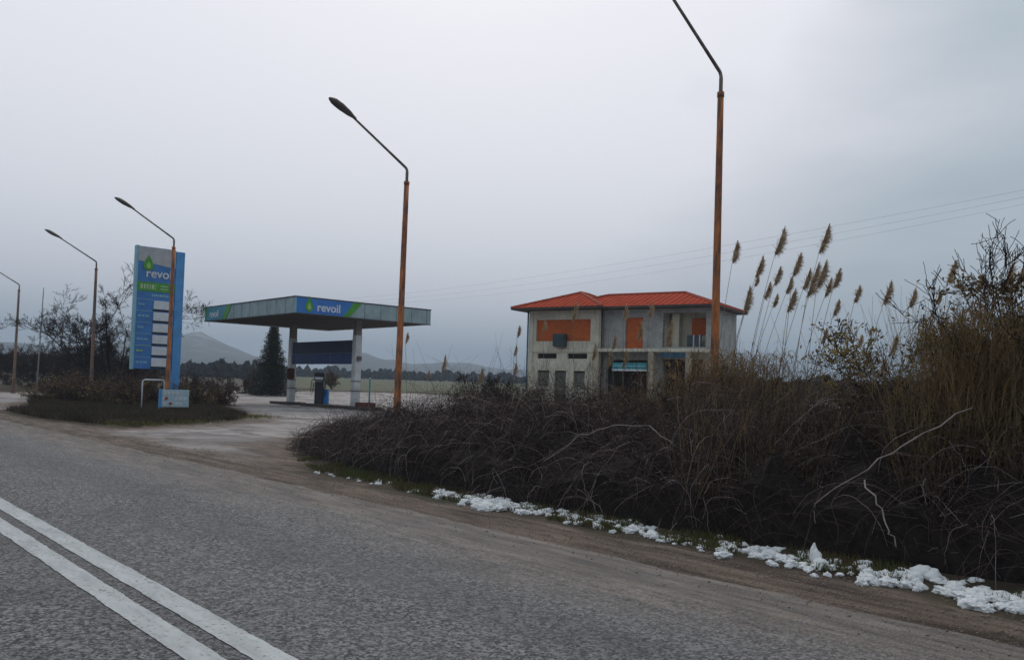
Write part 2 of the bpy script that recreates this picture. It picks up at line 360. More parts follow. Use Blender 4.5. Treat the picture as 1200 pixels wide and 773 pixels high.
# ------------------------------------------------------------------ street lamps
rust = mat('rusty_steel', (.56, .20, .075), rough=.8, scale=6, col2=(.15, .085, .065), bump=.6, bscale=30, stretch=(1, 1, .30), lo=.40, hi=.60, detail=8)
galv = mat('weathered_steel', (.26, .235, .22), rough=.6, scale=5, col2=(.13, .10, .085))
headm = mat('lamp_housing', (.17, .15, .145), rough=.5, scale=8)
lens = mat('lamp_glass', (.16, .16, .155), rough=.25, scale=8)
concm = mat('concrete', (.36, .35, .33), rough=.9, scale=4, var=.35, bump=.4)
def make_lamp():
    o = empty('street_lamp')
    mb = MB(); zs = np.linspace(0, 6.95, 9)
    mb.tube([(0, 0, z) for z in zs], [.100-.033*z/6.95 for z in zs], 12); mb.tube([(0, 0, 6.90), (0, 0, 6.99)], .078, 12)
    mb.build('post', rust, o, smooth=True)
    MB().box(-.16, .16, -.16, .16, 0, .05).build('base_plate', galv, o, bevel=.01)
    MB().box(-.055, .055, -.112, -.075, .55, 1.0).build('access_door', mat('door_rust', (.22, .09, .05), scale=9, col2=(.09, .06, .045)), o, bevel=.006)
    pts = [(0, 0, 6.8), (0, 0, 7.25)]
    for k in range(1, 6):
        a = k/5*R(60); pts.append((-.14*(1-math.cos(a)), 0, 7.25+.14*math.sin(a)))
    e0 = pts[-1]; d = (-math.sin(R(60)), 0, math.cos(R(60)))
    for t in (.5, 1.2, 1.95): pts.append((e0[0]+d[0]*t, 0, e0[2]+d[2]*t))
    MB().tube(pts, [.042, .042]+[.038]*5+[.035, .032, .03], 8).build('arm', galv, o, smooth=True)
    e1 = Vector(pts[-1]); dv = Vector((-math.sin(R(66)), 0, math.cos(R(66)))); up = Vector((math.cos(R(66)), 0, math.sin(R(66))))
    V = []; F = []; sec = [(-.10, .04, .04), (.0, .06, .06), (.12, .11, .085), (.40, .155, .11), (.62, .14, .10), (.74, .07, .05), (.78, .02, .02)]; n = 12
    for t, w, h in sec:
        for k in range(n):
            a = 2*math.pi*k/n; z = math.sin(a)*h; z = z*.45 if z < 0 else z
            V.append(e1+dv*t+Vector((0, 1, 0))*math.cos(a)*w+up*z)
    for i in range(len(sec)-1):
        for k in range(n): F.append((i*n+k, i*n+(k+1) % n, (i+1)*n+(k+1) % n, (i+1)*n+k))
    F += [tuple(range(n)), tuple((len(sec)-1)*n+k for k in range(n))]
    hd = MB().add(V, F).build('lamp_head', headm, o, smooth=True)
    V = []; 
    for t, w, h in ((.14, .06, .052), (.40, .115, .075), (.60, .10, .06)):
        V += [e1+dv*t+Vector((0, -w, 0))-up*.03, e1+dv*t-up*h, e1+dv*t+Vector((0, w, 0))-up*.03]
    MB().add(V, [(0, 1, 4, 3), (1, 2, 5, 4), (3, 4, 7, 6), (4, 5, 8, 7)]).build('lamp_glass', lens, hd, smooth=True)
    return o
def copy_tree(o, parent=None):
    c = o.copy(); C.objects.link(c)
    if parent: c.parent = parent
    for ch in list(o.children): copy_tree(ch, c)
    return c
lamp0 = make_lamp()
LAMPS = [(13.0, 9.15, 'nearest rusty street lamp, rising from the thicket and cut by the top of the picture', -2, 8.0-1.0),
         (13.0, 19.33, 'orange rusty street lamp standing between the canopy and the house', 0, 0),
         (13.0, 36.54, 'rusty street lamp standing directly in front of the blue price totem', 1, 0),
         (13.0, 47.43, 'street lamp with a browned post in front of the bare tree', -1, 0),
         (13.0, 65.15, 'farthest street lamp at the left edge of the photo, head just out of frame', 0, 0)]
for i, (x, y, lb, rz, _) in enumerate(LAMPS):
    o = lamp0 if i == 0 else copy_tree(lamp0)
    o.location = (x, y, float(gz(x, y))); o.rotation_euler = (R((0, .3, -.4, .3, -.2)[i]), R((0, .3, .2, -.3, .4)[i]), R(rz)); tag(o, lb, 'street lamp', 'rusty street lamps along the road')
lamp0.scale = (.84, .84, 1.0)
rust2 = mat('weathered_post', (.30, .17, .11), rough=.8, scale=6, col2=(.16, .13, .12), bump=.5, bscale=30, stretch=(1, 1, .3), lo=.4, hi=.6)
for o_ in C.objects:
    if o_.name.startswith('post') and o_.parent and o_.parent.get('category') == 'street lamp' and o_.parent.location.y > 40:
        me_ = o_.data.copy(); me_.materials.clear(); me_.materials.append(rust2); o_.data = me_

# ------------------------------------------------------------------ text helper
def text_mesh(name, body, size, m, parent, loc, rot, ext=.01, bold=.0):
    cu = bpy.data.curves.new(name, 'FONT'); cu.body = body; cu.size = size; cu.extrude = ext; cu.offset = bold; cu.align_x = 'CENTER'; cu.align_y = 'CENTER'
    t = bpy.data.objects.new('t', cu); C.objects.link(t); bpy.context.view_layer.update()
    me = bpy.data.meshes.new_from_object(t.evaluated_get(bpy.context.evaluated_depsgraph_get())); bpy.data.objects.remove(t)
    me.materials.clear(); o = link(name, me, m, parent); o.location = loc; o.rotation_euler = rot; return o
def drop(w, h, x, z, n=18):
    """flame / drop outline in xz, point up"""
    P = []
    for k in range(n+1):
        a = -math.pi/2+math.pi*k/n*1.0
        P.append((x+w*math.cos(a)*(1 if a < 0 else (1-math.sin(a))**.75), z+(h*.45*math.sin(a) if a < 0 else h*.85*math.sin(a)**1.0)))
    Q = [(2*x-px, pz) for px, pz in P[1:-1]][::-1]
    return P+Q
blue = mat('sign_blue', (.06, .22, .56), rough=.4, scale=2, var=.25, spec=.5)
blue2 = mat('pillar_blue', (.09, .33, .70), rough=.45, scale=2, var=.2, spec=.5)
cyan = mat('pale_cyan', (.25, .50, .62), rough=.4, scale=3, var=.15)
green = mat('sign_green', (.10, .36, .06), rough=.4, scale=3, var=.2)
lgreen = mat('light_green', (.35, .60, .16), rough=.4, scale=3, var=.1)
white = mat('sign_white', (.72, .75, .80), rough=.5, scale=4, var=.15)
greyp = mat('sign_grey', (.50, .50, .53), rough=.6, scale=3, var=.2)
fasc = mat('fascia_grey', (.36, .46, .49), rough=.5, scale=1.5, col2=(.24, .31, .33), detail=8, var=.2, spec=.5)
darkm = mat('dark_gap', (.03, .035, .045), rough=.6)

# ------------------------------------------------------------------ price totem
T = tag(empty('price_totem', (15.0, 43.9, 0)), 'tall blue fuel price totem with green logo and white price boxes beside the road', 'price sign')
MB().box(-1.12, .76, .0, .30, 1.85, 7.95).build('sign_cabinet', blue, T, bevel=.02)
MB().box(.78, 1.22, -.02, .38, 0, 7.88).build('pillar', blue2, T, bevel=.02)
MB().box(-1.17, -1.08, -.03, .32, 1.82, 7.97).build('edge_strip', cyan, T)
MB().add([(-1.07, -.015, 7.93), (.755, -.015, 7.93), (.755, -.015, 6.98), (-1.07, -.015, 7.22)], [(0, 1, 2, 3)]).add([(-1.07, -.004, 7.93), (.755, -.004, 7.93), (.755, -.004, 6.98), (-1.07, -.004, 7.22)], [(3, 2, 1, 0)]).build('top_panel', greyp, T)
lg = MB().prism(drop(.26, .62, -.58, 7.03), -.04, -.02).build('logo', green, T)
MB().prism(drop(.10, .26, -.58, 6.98), -.05, -.042).build('logo_heart', lgreen, lg)
text_mesh('lettering', 'revoil', .62, white, T, (.02, -.02, 6.62), (R(90), 0, 0), .012, .008)
MB().box(-1.07, .755, -.02, 0, 5.72, 6.18).build('green_band', green, T)
mb = MB(); x = -.92
for w, h in ((.10, .24), (.08, .24), (.09, .24), (.05, .24), (.12, .24), (.03, .30)):
    mb.box(x, x+w, -.032, -.022, 5.95-h/2, 5.95+h/2); x += w+.055
mb.box(.05, .42, -.032, -.022, 6.0, 6.05).box(.05, .42, -.032, -.022, 5.86, 5.91).box(.52, .7, -.032, -.022, 5.9, 6.0)
mb.build('band_marks', mat('pale_green', (.50, .66, .42), scale=4), T)
mb = MB(); x = -.35
for w in (.08, .12, .07, .14, .1, .12, .09): mb.box(x, x+w, -.014, -.004, 5.48, 5.60); x += w+.035
mb.build('header_marks', cyan, T)
for k in range(6):
    z1 = 5.30-k*.575
    MB().box(-.24, .72, -.05, -.002, z1-.44, z1-.02).build('price_panel', white, T, bevel=.008)
    MB().box(-.26, .66, -.035, -.003, z1-.535, z1-.455).build('divider', darkm, T)
    mb = MB(); x = -.98
    for w in (.16, .10, .2)[:2+(k % 2)]: mb.box(x, x+w, -.014, -.003, z1-.28, z1-.20); x += w+.04
    mb.box(-1.05, -.3, -.016, -.003, z1+.0, z1+.025)
    mb.build('fuel_name', cyan if k != 4 else lgreen, T)

# small service board with its blue post, pipe frame
b = on_y(187, 456, 35.9); b2 = on_y(221, 477, 35.9)
B = tag(empty('service_board', (b[0], 35.9, 0)), 'small low pale board on a blue post at the foot of the price totem', 'board')
w = b2[0]-b[0]; z0, z1 = b2[2], b[2]
MB().box(0, .10, 0, .08, 0, z1+.02).build('post', blue2, B)
MB().box(.11, w, 0, .05, z0, z1).build('panel', mat('board_white', (.45, .58, .66), scale=6, var=.2), B, bevel=.006)
mb = MB()
for i in range(3):
    for j in range(6):
        if rng.random() < .75: mb.box(.16+j*.165, .28+j*.165, -.012, -.002, z0+.08+i*.22, z0+.2+i*.22)
mb.build('panel_cells', mat('cell_white', (.66, .70, .72), scale=9), B)
MB().box(.22, .34, -.022, -.013, z0+.30, z0+.42).build('red_mark', mat('sign_red', (.45, .08, .08)), B)
MB().box(.4, .52, -.022, -.013, z0+.1, z0+.2).build('red_mark', mat('sign_red', (.45, .08, .08)), B)
P = tag(empty('pipe_frame', (12.07, 36.8, 0)), 'thin white bent pipe frame standing left of the low board', 'pipe frame')
MB().tube([(0, 0, 0), (0, 0, 1.25), (.03, 0, 1.31), (.09, 0, 1.34), (.8, 0, 1.34), (.86, 0, 1.31), (.89, 0, 1.25), (.89, 0, 0)], .028, 8).build('pipe', white, P, smooth=True)
bb = gat(96, 52); 
K = tag(empty('rubbish_bin', tuple(bb)), 'dark blue bin half hidden in the brush beside the browned lamp post', 'bin')
MB().box(-.25, .25, -.22, .22, .28, 1.05).build('body', mat('bin_blue', (.03, .06, .16), scale=5), K, bevel=.04)
MB().box(-.28, .28, -.25, .25, 1.06, 1.14).build('lid', mat('bin_lid', (.03, .05, .11), scale=5), K, bevel=.02)
MB().tube([(0, 0, 0), (0, 0, .3)], .03, 8).build('leg', galv, K)

# ------------------------------------------------------------------ petrol station canopy
CX0, CX1, CY0, CY1, CZ0, CZ1 = 20.9, 29.6, 40.8, 52.8, 5.03, 5.92
Cn = tag(empty('station_canopy', ((CX0+CX1)/2, (CY0+CY1)/2, 0)), 'flat grey station canopy with blue logo fascia on two square columns', 'canopy')
ox, oy = (CX0+CX1)/2, (CY0+CY1)/2; hx, hy = (CX1-CX0)/2, (CY1-CY0)/2
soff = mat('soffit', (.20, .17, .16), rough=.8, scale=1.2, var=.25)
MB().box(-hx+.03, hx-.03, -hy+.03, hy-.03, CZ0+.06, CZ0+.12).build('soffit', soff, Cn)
mb = MB()
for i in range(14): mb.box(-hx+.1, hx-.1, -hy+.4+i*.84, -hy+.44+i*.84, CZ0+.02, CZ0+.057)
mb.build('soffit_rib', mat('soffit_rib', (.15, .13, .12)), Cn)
mb = MB()
for a in ((-hx, hx, -hy, -hy+.08), (-hx, hx, hy-.08, hy), (-hx, -hx+.08, -hy+.081, hy-.081), (hx-.08, hx, -hy+.081, hy-.081)): mb.box(*a, CZ0, CZ1)
mb.build('fascia', fasc, Cn)
MB().box(-hx+.1, hx-.1, -hy+.1, hy-.1, CZ1-.25, CZ1-.2).build('roof_sheet', greyp, Cn)
mb = MB(); mb.box(-hx-.02, hx+.02, -hy-.02, -hy+.0, CZ1-.05, CZ1+.02).box(-hx-.02, -hx+.0, -hy, hy, CZ1-.05, CZ1+.02).box(-hx-.02, hx+.02, -hy-.02, -hy+.0, CZ0-.02, CZ0+.03).box(-hx-.02, -hx+.0, -hy, hy, CZ0-.02, CZ0+.03)
mb.build('fascia_trim', mat('trim_dark', (.10, .11, .12)), Cn)
mb = MB()
for i in range(1, 11): mb.box(-hx-.006, -hx+.0, -hy+i*1.1-.012, -hy+i*1.1+.012, CZ0+.04, CZ1-.06)
for i in range(3, 9): mb.box(-hx+i*1.05-.012, -hx+i*1.05+.012, -hy-.006, -hy, CZ0+.04, CZ1-.06)
mb.build('fascia_joint', mat('joint_dark', (.11, .13, .14)), Cn)
# front fascia (faces -y): blue panel from the near corner, green slash
lp = MB().prism([(-hx+.06, CZ0+.04), (-hx+2.85, CZ0+.04), (-hx+3.45, CZ1-.06), (-hx+.06, CZ1-.06)], -hy-.03, -hy-.007).build('logo_panel', mat('logo_blue', (.04, .20, .60), rough=.4, scale=2, var=.15, spec=.5), Cn)
MB().prism([(-hx+2.85, CZ0+.04), (-hx+3.25, CZ0+.04), (-hx+4.0, CZ1-.06), (-hx+3.45, CZ1-.06)], -hy-.03, -hy-.007).build('green_slash', green, Cn)
MB().box(-hx-.022, -hx+.05, -hy-.035, -hy-.007, CZ0+.03, CZ1-.05).build('corner_strip', cyan, Cn)
MB().prism(drop(.23, .66, -hx+.78, 5.44), -hy-.045, -hy-.031).build('logo_drop', green, lp)
MB().prism(drop(.11, .30, -hx+.78, 5.40), -hy-.055, -hy-.046).build('logo_drop_heart', lgreen, lp)
text_mesh('lettering', 'revoil', .62, white, lp, (-hx+1.95, -hy-.032, 5.42), (R(90), 0, 0), .01, .012)
# left fascia (faces -x): small logo at the far end
yy = hy
lp = MB().add([(-hx-.03, yy-.15, CZ0+.04), (-hx-.03, yy-2.7, CZ0+.04), (-hx-.03, yy-3.4, CZ1-.06), (-hx-.03, yy-.15, CZ1-.06), (-hx-.007, yy-.15, CZ0+.04), (-hx-.007, yy-2.7, CZ0+.04), (-hx-.007, yy-3.4, CZ1-.06), (-hx-.007, yy-.15, CZ1-.06)],
    [(0, 1, 2, 3), (4, 7, 6, 5), (0, 4, 5, 1), (1, 5, 6, 2), (2, 6, 7, 3), (3, 7, 4, 0)]).build('logo_panel', mat('logo_teal', (.06, .30, .42), rough=.4, scale=2, spec=.5), Cn)
for a, bq in ((2.7, 3.3), (.0, .35)):
    s = .7 if a else 0
    MB().add([(-hx-.03, yy-a, CZ0+.04), (-hx-.03, yy-bq-.0, CZ0+.04), (-hx-.03, yy-bq-s, CZ1-.06), (-hx-.03, yy-a-s, CZ1-.06), (-hx-.007, yy-a, CZ0+.04), (-hx-.007, yy-bq, CZ0+.04), (-hx-.007, yy-bq-s, CZ1-.06), (-hx-.007, yy-a-s, CZ1-.06)],
        [(0, 1, 2, 3), (4, 7, 6, 5), (0, 4, 5, 1), (1, 5, 6, 2), (2, 6, 7, 3), (3, 7, 4, 0)]).build('green_slash', green, Cn) if a else MB().box(-hx-.045, -hx-.031, yy-.35, yy-.15, CZ0+.04, CZ1-.06).build('green_end', green, Cn)
text_mesh('lettering', 'revoil', .6, white, lp, (-hx-.032, yy-1.5, 5.42), (R(90), 0, R(-90)), .01, .01)
# columns
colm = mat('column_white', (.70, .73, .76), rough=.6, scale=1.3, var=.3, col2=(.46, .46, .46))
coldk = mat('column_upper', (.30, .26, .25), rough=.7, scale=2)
ycol = (42.3, 50.1)
for k, yc in enumerate(ycol):
    co_ = MB().box(-.20, .20, -.20, .20, .17, 4.2).build('column', colm, Cn, bevel=.02); co_.location = (25.6-ox, yc-oy, 0)
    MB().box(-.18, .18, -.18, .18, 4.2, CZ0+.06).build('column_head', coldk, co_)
    MB().box(-.215, .215, -.215, .215, 1.0, 1.06).box(-.215, .215, -.215, .215, 1.55, 1.60).build('strap', mat('strap', (.16, .16, .17)), co_)
    MB().box(-.15, .10, -.40, -.25, 2.75, 3.0).tube([(-.02, -.25, 2.9), (-.02, -.32, 2.9)], .03).build('floodlight', headm, co_, bevel=.01)
    if k: MB().box(-.5, .02, -.42, -.25, 1.6, 2.3).build('hose_box', mat('dark_red_box', (.09, .035, .03), scale=5), co_, bevel=.1)
# dark blue board hung between columns
HB = tag(empty('hanging_board', (25.6, 46.2, 0)), 'long dark blue board with three lower blue panels fixed between the two canopy columns', 'board')
db = mat('board_navy', (.03, .045, .10), rough=.5, scale=2, var=.3); db2 = mat('board_blue', (.03, .065, .22), rough=.4, scale=1.5, var=.35)
MB().box(-.12, .12, -3.62, 3.62, 3.22, 3.93).build('upper_panel', db, HB)
for k in range(3): MB().box(-.13, .10, -3.6+k*2.41, -3.6+k*2.41+2.36, 2.56, 3.18).build('lower_panel', db2, HB)
mb = MB()
for k in range(4): mb.box(-.15, .0, -3.64+k*2.41, -3.60+k*2.41, 2.54, 3.20)
mb.box(-.15, 0, -3.62, 3.62, 3.185, 3.215).build('frame', mat('frame_grey', (.22, .25, .33)), HB)
# islands
isl = mat('island_concrete', (.14, .125, .115), rough=.9, scale=2, var=.4)
for k, (yc, L_, lb) in enumerate(((43.9, 4.4, 'long low concrete pump island under the nearer canopy column'), (50.1, 2.3, 'short low concrete island under the farther canopy column'))):
    o = tag(empty('pump_island', (25.4, yc, 0)), lb, 'pump island', 'pump islands under the canopy')
    MB().box(-.6, .6, -L_+.5 if k == 0 else -1.3, L_-1.0 if k == 0 else 1.3, .0, .17).build('slab', isl, o, bevel=.03)
    MB().box(-.62, .62, -L_+.5-.02 if k == 0 else -1.32, L_-.98 if k == 0 else 1.32, .10, .14).build('kerb_edge', mat('kerb_dark', (.07, .06, .055)), o)
o = tag(MB().box(24.95, 25.75, 40.35, 41.25, .0, .42).build('concrete_block', mat('red_brown_paint', (.17, .05, .04), scale=4, var=.5), bevel=.04), 'dark red block at the near end of the pump island', 'block')
# pump
pb = empty('fuel_pump', (25.45, 46.05, .17), R(-42)); tag(pb, 'dark fuel pump with a bright blue side panel on the island under the canopy', 'fuel pump')
pk = mat('pump_dark', (.045, .045, .055), rough=.5, scale=4)
MB().box(-.30, .22, -.25, .25, 0, 1.35).build('cabinet', pk, pb, bevel=.03)
MB().box(-.34, .26, -.28, .28, 1.37, 1.86).build('head', pk, pb, bevel=.04)
MB().box(-.28, .20, -.292, -.282, 1.45, 1.60).build('display', white, pb)
MB().box(.235, .50, -.2, .2, 0, .88).build('blue_panel', mat('bright_blue', (.03, .22, .62), rough=.4, scale=4), pb, bevel=.03)
for s in (-1, 1):
    h = MB().tube([(.30*s-.05, -.28, 1.5), (.42*s-.05, -.34, 1.35), (.45*s-.05, -.36, .8), (.40*s-.05, -.34, .45), (.33*s-.05, -.30, .8), (.31*s-.05, -.28, 1.05)], .022, 6).build('hose', darkm, pb, smooth=True)
    MB().box(.31*s-.09, .31*s-.01, -.34, -.26, 1.0, 1.25).build('nozzle', galv, h, bevel=.01)
q = on_x(433, 462, 27.0)
o = tag(empty('marker_post', (q[0], q[1], 0)), 'thin teal marker post right of the near canopy column', 'post')
MB().tube([(0, 0, 0), (0, 0, 1.75)], .05, 8).build('pole', mat('teal_paint', (.10, .38, .40), scale=5), o, smooth=True); MB().tube([(0, 0, 1.75), (0, 0, 1.82)], .06, 8).build('cap', white, o)

# ------------------------------------------------------------------ house
H = tag(empty('unfinished_house', (37.5, 26.9, 0), math.atan2(-.961, .271)), 'two storey unfinished concrete house with red tiled roof and orange brick infill', 'house')
def hx_(s): return -s
wallm, g = nodes_mat('house_render')
c = g.ramp(g.noise(1.1, 6), .35, .7, (.52, .48, .39), (.72, .68, .57))
c = g.mix(g.rng(g.noise(2.5, 6, (2.2, 2.2, .35), .7), .53, .69, 0, .7), c, (.24, .215, .18)); g.base(c); g.bump(g.noise(14, 4), .4, .02)
concu, g = nodes_mat('house_block')
bk = g.n.nodes.new('ShaderNodeTexBrick'); bk.inputs['Scale'].default_value = 2.2; bk.inputs['Color1'].default_value = (.46, .46, .45, 1); bk.inputs['Color2'].default_value = (.40, .40, .39, 1); bk.inputs['Mortar'].default_value = (.27, .27, .265, 1)
mp_ = g.n.nodes.new('ShaderNodeMapping'); mp_.inputs['Rotation'].default_value = (R(90), 0, 0); g.n.links.new(g.co, mp_.inputs[0]); g.n.links.new(mp_.outputs[0], bk.inputs[0])
g.base(g.mix(g.rng(g.noise(1.5, 5), .4, .7, 0, .5), bk.outputs[0], (.20, .19, .17)))
concs, g = nodes_mat('house_block_side')
bk = g.n.nodes.new('ShaderNodeTexBrick'); bk.inputs['Scale'].default_value = 2.2; bk.inputs['Color1'].default_value = (.46, .46, .45, 1); bk.inputs['Color2'].default_value = (.40, .40, .39, 1); bk.inputs['Mortar'].default_value = (.25, .25, .25, 1)
cx_ = g.n.nodes.new('ShaderNodeCombineXYZ'); sx_ = g.sep(); g.n.links.new(sx_[1], cx_.inputs[0]); g.n.links.new(sx_[2], cx_.inputs[1]); g.n.links.new(cx_.outputs[0], bk.inputs[0])
g.base(g.mix(g.rng(g.noise(1.5, 5), .4, .7, 0, .5), bk.outputs[0], (.20, .19, .17)))
brk, g = nodes_mat('orange_brick')
bk = g.n.nodes.new('ShaderNodeTexBrick'); bk.inputs['Scale'].default_value = 3.5; bk.inputs['Color1'].default_value = (.62, .15, .04, 1); bk.inputs['Color2'].default_value = (.50, .11, .03, 1); bk.inputs['Mortar'].default_value = (.30, .12, .06, 1); bk.inputs['Mortar Size'].default_value = .012
mp_ = g.n.nodes.new('ShaderNodeMapping'); mp_.inputs['Rotation'].default_value = (R(90), 0, 0); g.n.links.new(g.co, mp_.inputs[0]); g.n.links.new(mp_.outputs[0], bk.inputs[0])
g.base(g.mix(g.rng(g.noise(2, 5), .5, .75, 0, .5), bk.outputs[0], (.33, .09, .03)))
roofm, g = nodes_mat('roof_tiles', rough=.95, spec=.05)
wv = g.n.nodes.new('ShaderNodeTexWave'); wv.bands_direction = 'X'; wv.inputs['Scale'].default_value = .85; g.n.links.new(g.co, wv.inputs[0])
wv2 = g.n.nodes.new('ShaderNodeTexWave'); wv2.bands_direction = 'Y'; wv2.wave_profile = 'SAW'; wv2.inputs['Scale'].default_value = .9; g.n.links.new(g.co, wv2.inputs[0])
c = g.ramp(g.noise(2.2, 6), .35, .7, (.42, .055, .025), (.62, .095, .04)); c = g.mix(g.math('MULTIPLY', wv.outputs[1], .6), c, (.20, .045, .03)); g.base(c)
g.bump(g.math('ADD', wv.outputs[1], wv2.outputs[1]), .8, .06)
dk = mat('interior_shade', (.035, .03, .03)); dkw = mat('window_dark', (.05, .07, .085), rough=.25, scale=2, spec=.6)

def wall_holes(name, s0, s1, z0, z1, holes, d0, d1, m, parent):
    """wall along the facade with real openings; s leftwards, d inwards"""
    xs_ = sorted(set([s0, s1]+[h[0] for h in holes]+[h[1] for h in holes])); zs_ = sorted(set([z0, z1]+[h[2] for h in holes]+[h[3] for h in holes]))
    solid = lambda i, j: 0 <= i < len(xs_)-1 and 0 <= j < len(zs_)-1 and not any(h[0]-1e-6 <= xs_[i] and xs_[i+1] <= h[1]+1e-6 and h[2]-1e-6 <= zs_[j] and zs_[j+1] <= h[3]+1e-6 for h in holes)
    mb = MB()
    for i in range(len(xs_)-1):
        for j in range(len(zs_)-1):
            if not solid(i, j): continue
            a, b, c, d = -xs_[i], -xs_[i+1], zs_[j], zs_[j+1]
            mb.add([(a, d0, c), (b, d0, c), (b, d0, d), (a, d0, d)], [(0, 1, 2, 3)]); mb.add([(a, d1, c), (b, d1, c), (b, d1, d), (a, d1, d)], [(3, 2, 1, 0)])
            if not solid(i-1, j): mb.add([(a, d0, c), (a, d1, c), (a, d1, d), (a, d0, d)], [(0, 1, 2, 3)])
            if not solid(i+1, j): mb.add([(b, d0, c), (b, d1, c), (b, d1, d), (b, d0, d)], [(0, 1, 2, 3)])
            if not solid(i, j-1): mb.add([(a, d0, c), (b, d0, c), (b, d1, c), (a, d1, c)], [(0, 1, 2, 3)])
            if not solid(i, j+1): mb.add([(a, d0, d), (b, d0, d), (b, d1, d), (a, d1, d)], [(0, 1, 2, 3)])
    return mb.build(name, m, parent)
def hb(name, s0, s1, d0, d1, z0, z1, m, parent=None, bevel=0): return MB().box(-s1, -s0, d0, d1, z0, z1).build(name, m, parent or H, bevel=bevel)
# left wing
wall_holes('wing_wall', 6.25, 11.05, 0, 6.1, [(6.92, 10.54, 4.3, 5.56), (7.09, 8.38, 3.28, 3.58), (9.11, 10.41, 3.28, 3.58), (9.58, 10.37, 1.67, 2.58), (8.44, 9.20, .35, 2.58), (7.21, 7.96, 1.67, 2.58)], 0, .25, wallm, H)
hb('brick_infill', 6.92, 10.54, .14, .22, 4.3, 5.56, brk)
t_ = hb('water_tank', 8.40, 9.16, -.45, -.02, 3.98, 4.70, mat('tank_dark', (.045, .075, .09), rough=.4, scale=4), bevel=.04)
hb('tank_bracket', 8.5, 9.06, -.4, -.01, 3.93, 3.975, galv, t_)
for a, b_ in ((7.09, 8.38), (9.11, 10.41)): hb('opening_shade_plate', a, b_, .15, .2, 3.28, 3.58, dk)  # dark plates imitate the shade inside the openings
for a, b_ in ((9.58, 10.37), (7.21, 7.96)):
    w_ = hb('window', a+.04, b_-.04, .13, .17, 1.71, 2.54, mat('shutter_grey', (.19, .19, .17), scale=6), H)
    hb('lintel_shade_strip', a, b_, .10, .2, 2.49, 2.579, dk, w_); hb('sill', a-.06, b_+.06, -.06, .10, 1.60, 1.665, concm, w_)  # solid dark strip paints the shade below each lintel
dr = hb('door', 8.48, 9.16, .13, .17, .35, 2.5, mat('door_grey', (.15, .15, .135), scale=6)); hb('handle', 8.56, 8.6, .09, .125, 1.3, 1.42, galv, dr)
hb('band_course', 6.2, 11.1, -.07, -.003, 3.66, 3.86, wallm)
for s_ in (6.35, 10.75): hb('pilaster', s_, s_+.22, -.05, -.003, 0, 3.655, wallm)
hb('pilaster', 10.75, 10.97, -.05, -.003, 3.865, 6.09, wallm); hb('pilaster', 6.35, 6.57, -.05, -.003, 3.865, 6.09, wallm)
# left side wall, back wall, right side wall
MB().box(-11.05, -10.8, .25, 4.5, 0, 6.1).box(-10.8, .1, 4.26, 4.5, 0, 6.1).build('rear_wall', concu, H)
MB().box(-.10, .12, .55, 4.25, 0, 6.1).build('side_wall', concs, H)
# main wing set back .5 m
wall_holes('main_wall', -.12, 6.25, 0, 6.1, [(3.8, 4.86, 3.9, 5.62), (.18, 2.62, 3.98, 5.85), (3.2, 6.0, .3, 3.25), (.3, 2.6, .3, 3.3)], .3, .55, concu, H)
hb('brick_infill', 3.8, 4.86, .42, .52, 3.9, 5.62, brk)
hb('balcony_slab', -.1, 6.2, -.75, .29, 3.66, 3.84, wallm)
hb('balcony_back', .15, 2.7, 1.5, 1.6, 3.9, 6.05, wallm)
hb('balcony_side', 2.63, 2.75, .56, 1.5, 3.9, 6.05, wallm); hb('balcony_brick', .3, 1.38, 1.38, 1.49, 4.7, 5.62, brk)
hb('pier', 1.95, 2.35, .95, 1.2, 3.86, 5.85, wallm)
w_ = hb('balcony_window', .62, 1.42, .8, .9, 3.96, 4.66, dkw); hb('window_frame', .66, .72, .76, .8, 3.96, 4.66, white, w_); hb('window_frame', 1.0, 1.06, .76, .8, 3.96, 4.66, white, w_)
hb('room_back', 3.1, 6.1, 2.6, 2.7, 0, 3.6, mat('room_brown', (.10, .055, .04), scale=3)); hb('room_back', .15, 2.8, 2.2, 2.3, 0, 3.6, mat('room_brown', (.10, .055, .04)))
hb('floor_slab', .12, 10.79, .56, 4.2, 3.62, 3.8, concm)
for s_ in (2.72, 6.0): hb('porch_pillar', s_, s_+.3, -.7, -.4, 0, 3.655, mat('pillar_ochre', (.46, .40, .31), scale=3))
hb('porch_pillar', .65, .9, -.7, -.4, 0, 3.655, mat('pillar_ochre', (.46, .40, .31)))
sg = hb('shop_sign', 3.04, 5.04, -.95, -.8, 2.70, 3.05, mat('sign_teal', (.05, .30, .34), scale=4, rough=.4)); hb('sign_strip', 3.04, 5.04, -.96, -.79, 2.60, 2.695, white, sg)
hb('sign_band', 3.1, 4.98, -.962, -.952, 2.84, 2.9, cyan, sg)
hb('blue_beam', .9, 2.31, -.72, -.62, 3.36, 3.62, mat('beam_blue', (.03, .10, .17), scale=3))
MB().tube([(-6.18, -.05, .3), (-6.18, -.05, 6.1)], .05, 8).build('drainpipe', mat('pipe_dark', (.09, .07, .07)), H, smooth=True)
MB().tube([(-11.1, -.05, .3), (-11.1, -.05, 6.1)], .05, 8).build('drainpipe', mat('pipe_blue', (.10, .16, .22)), H, smooth=True)
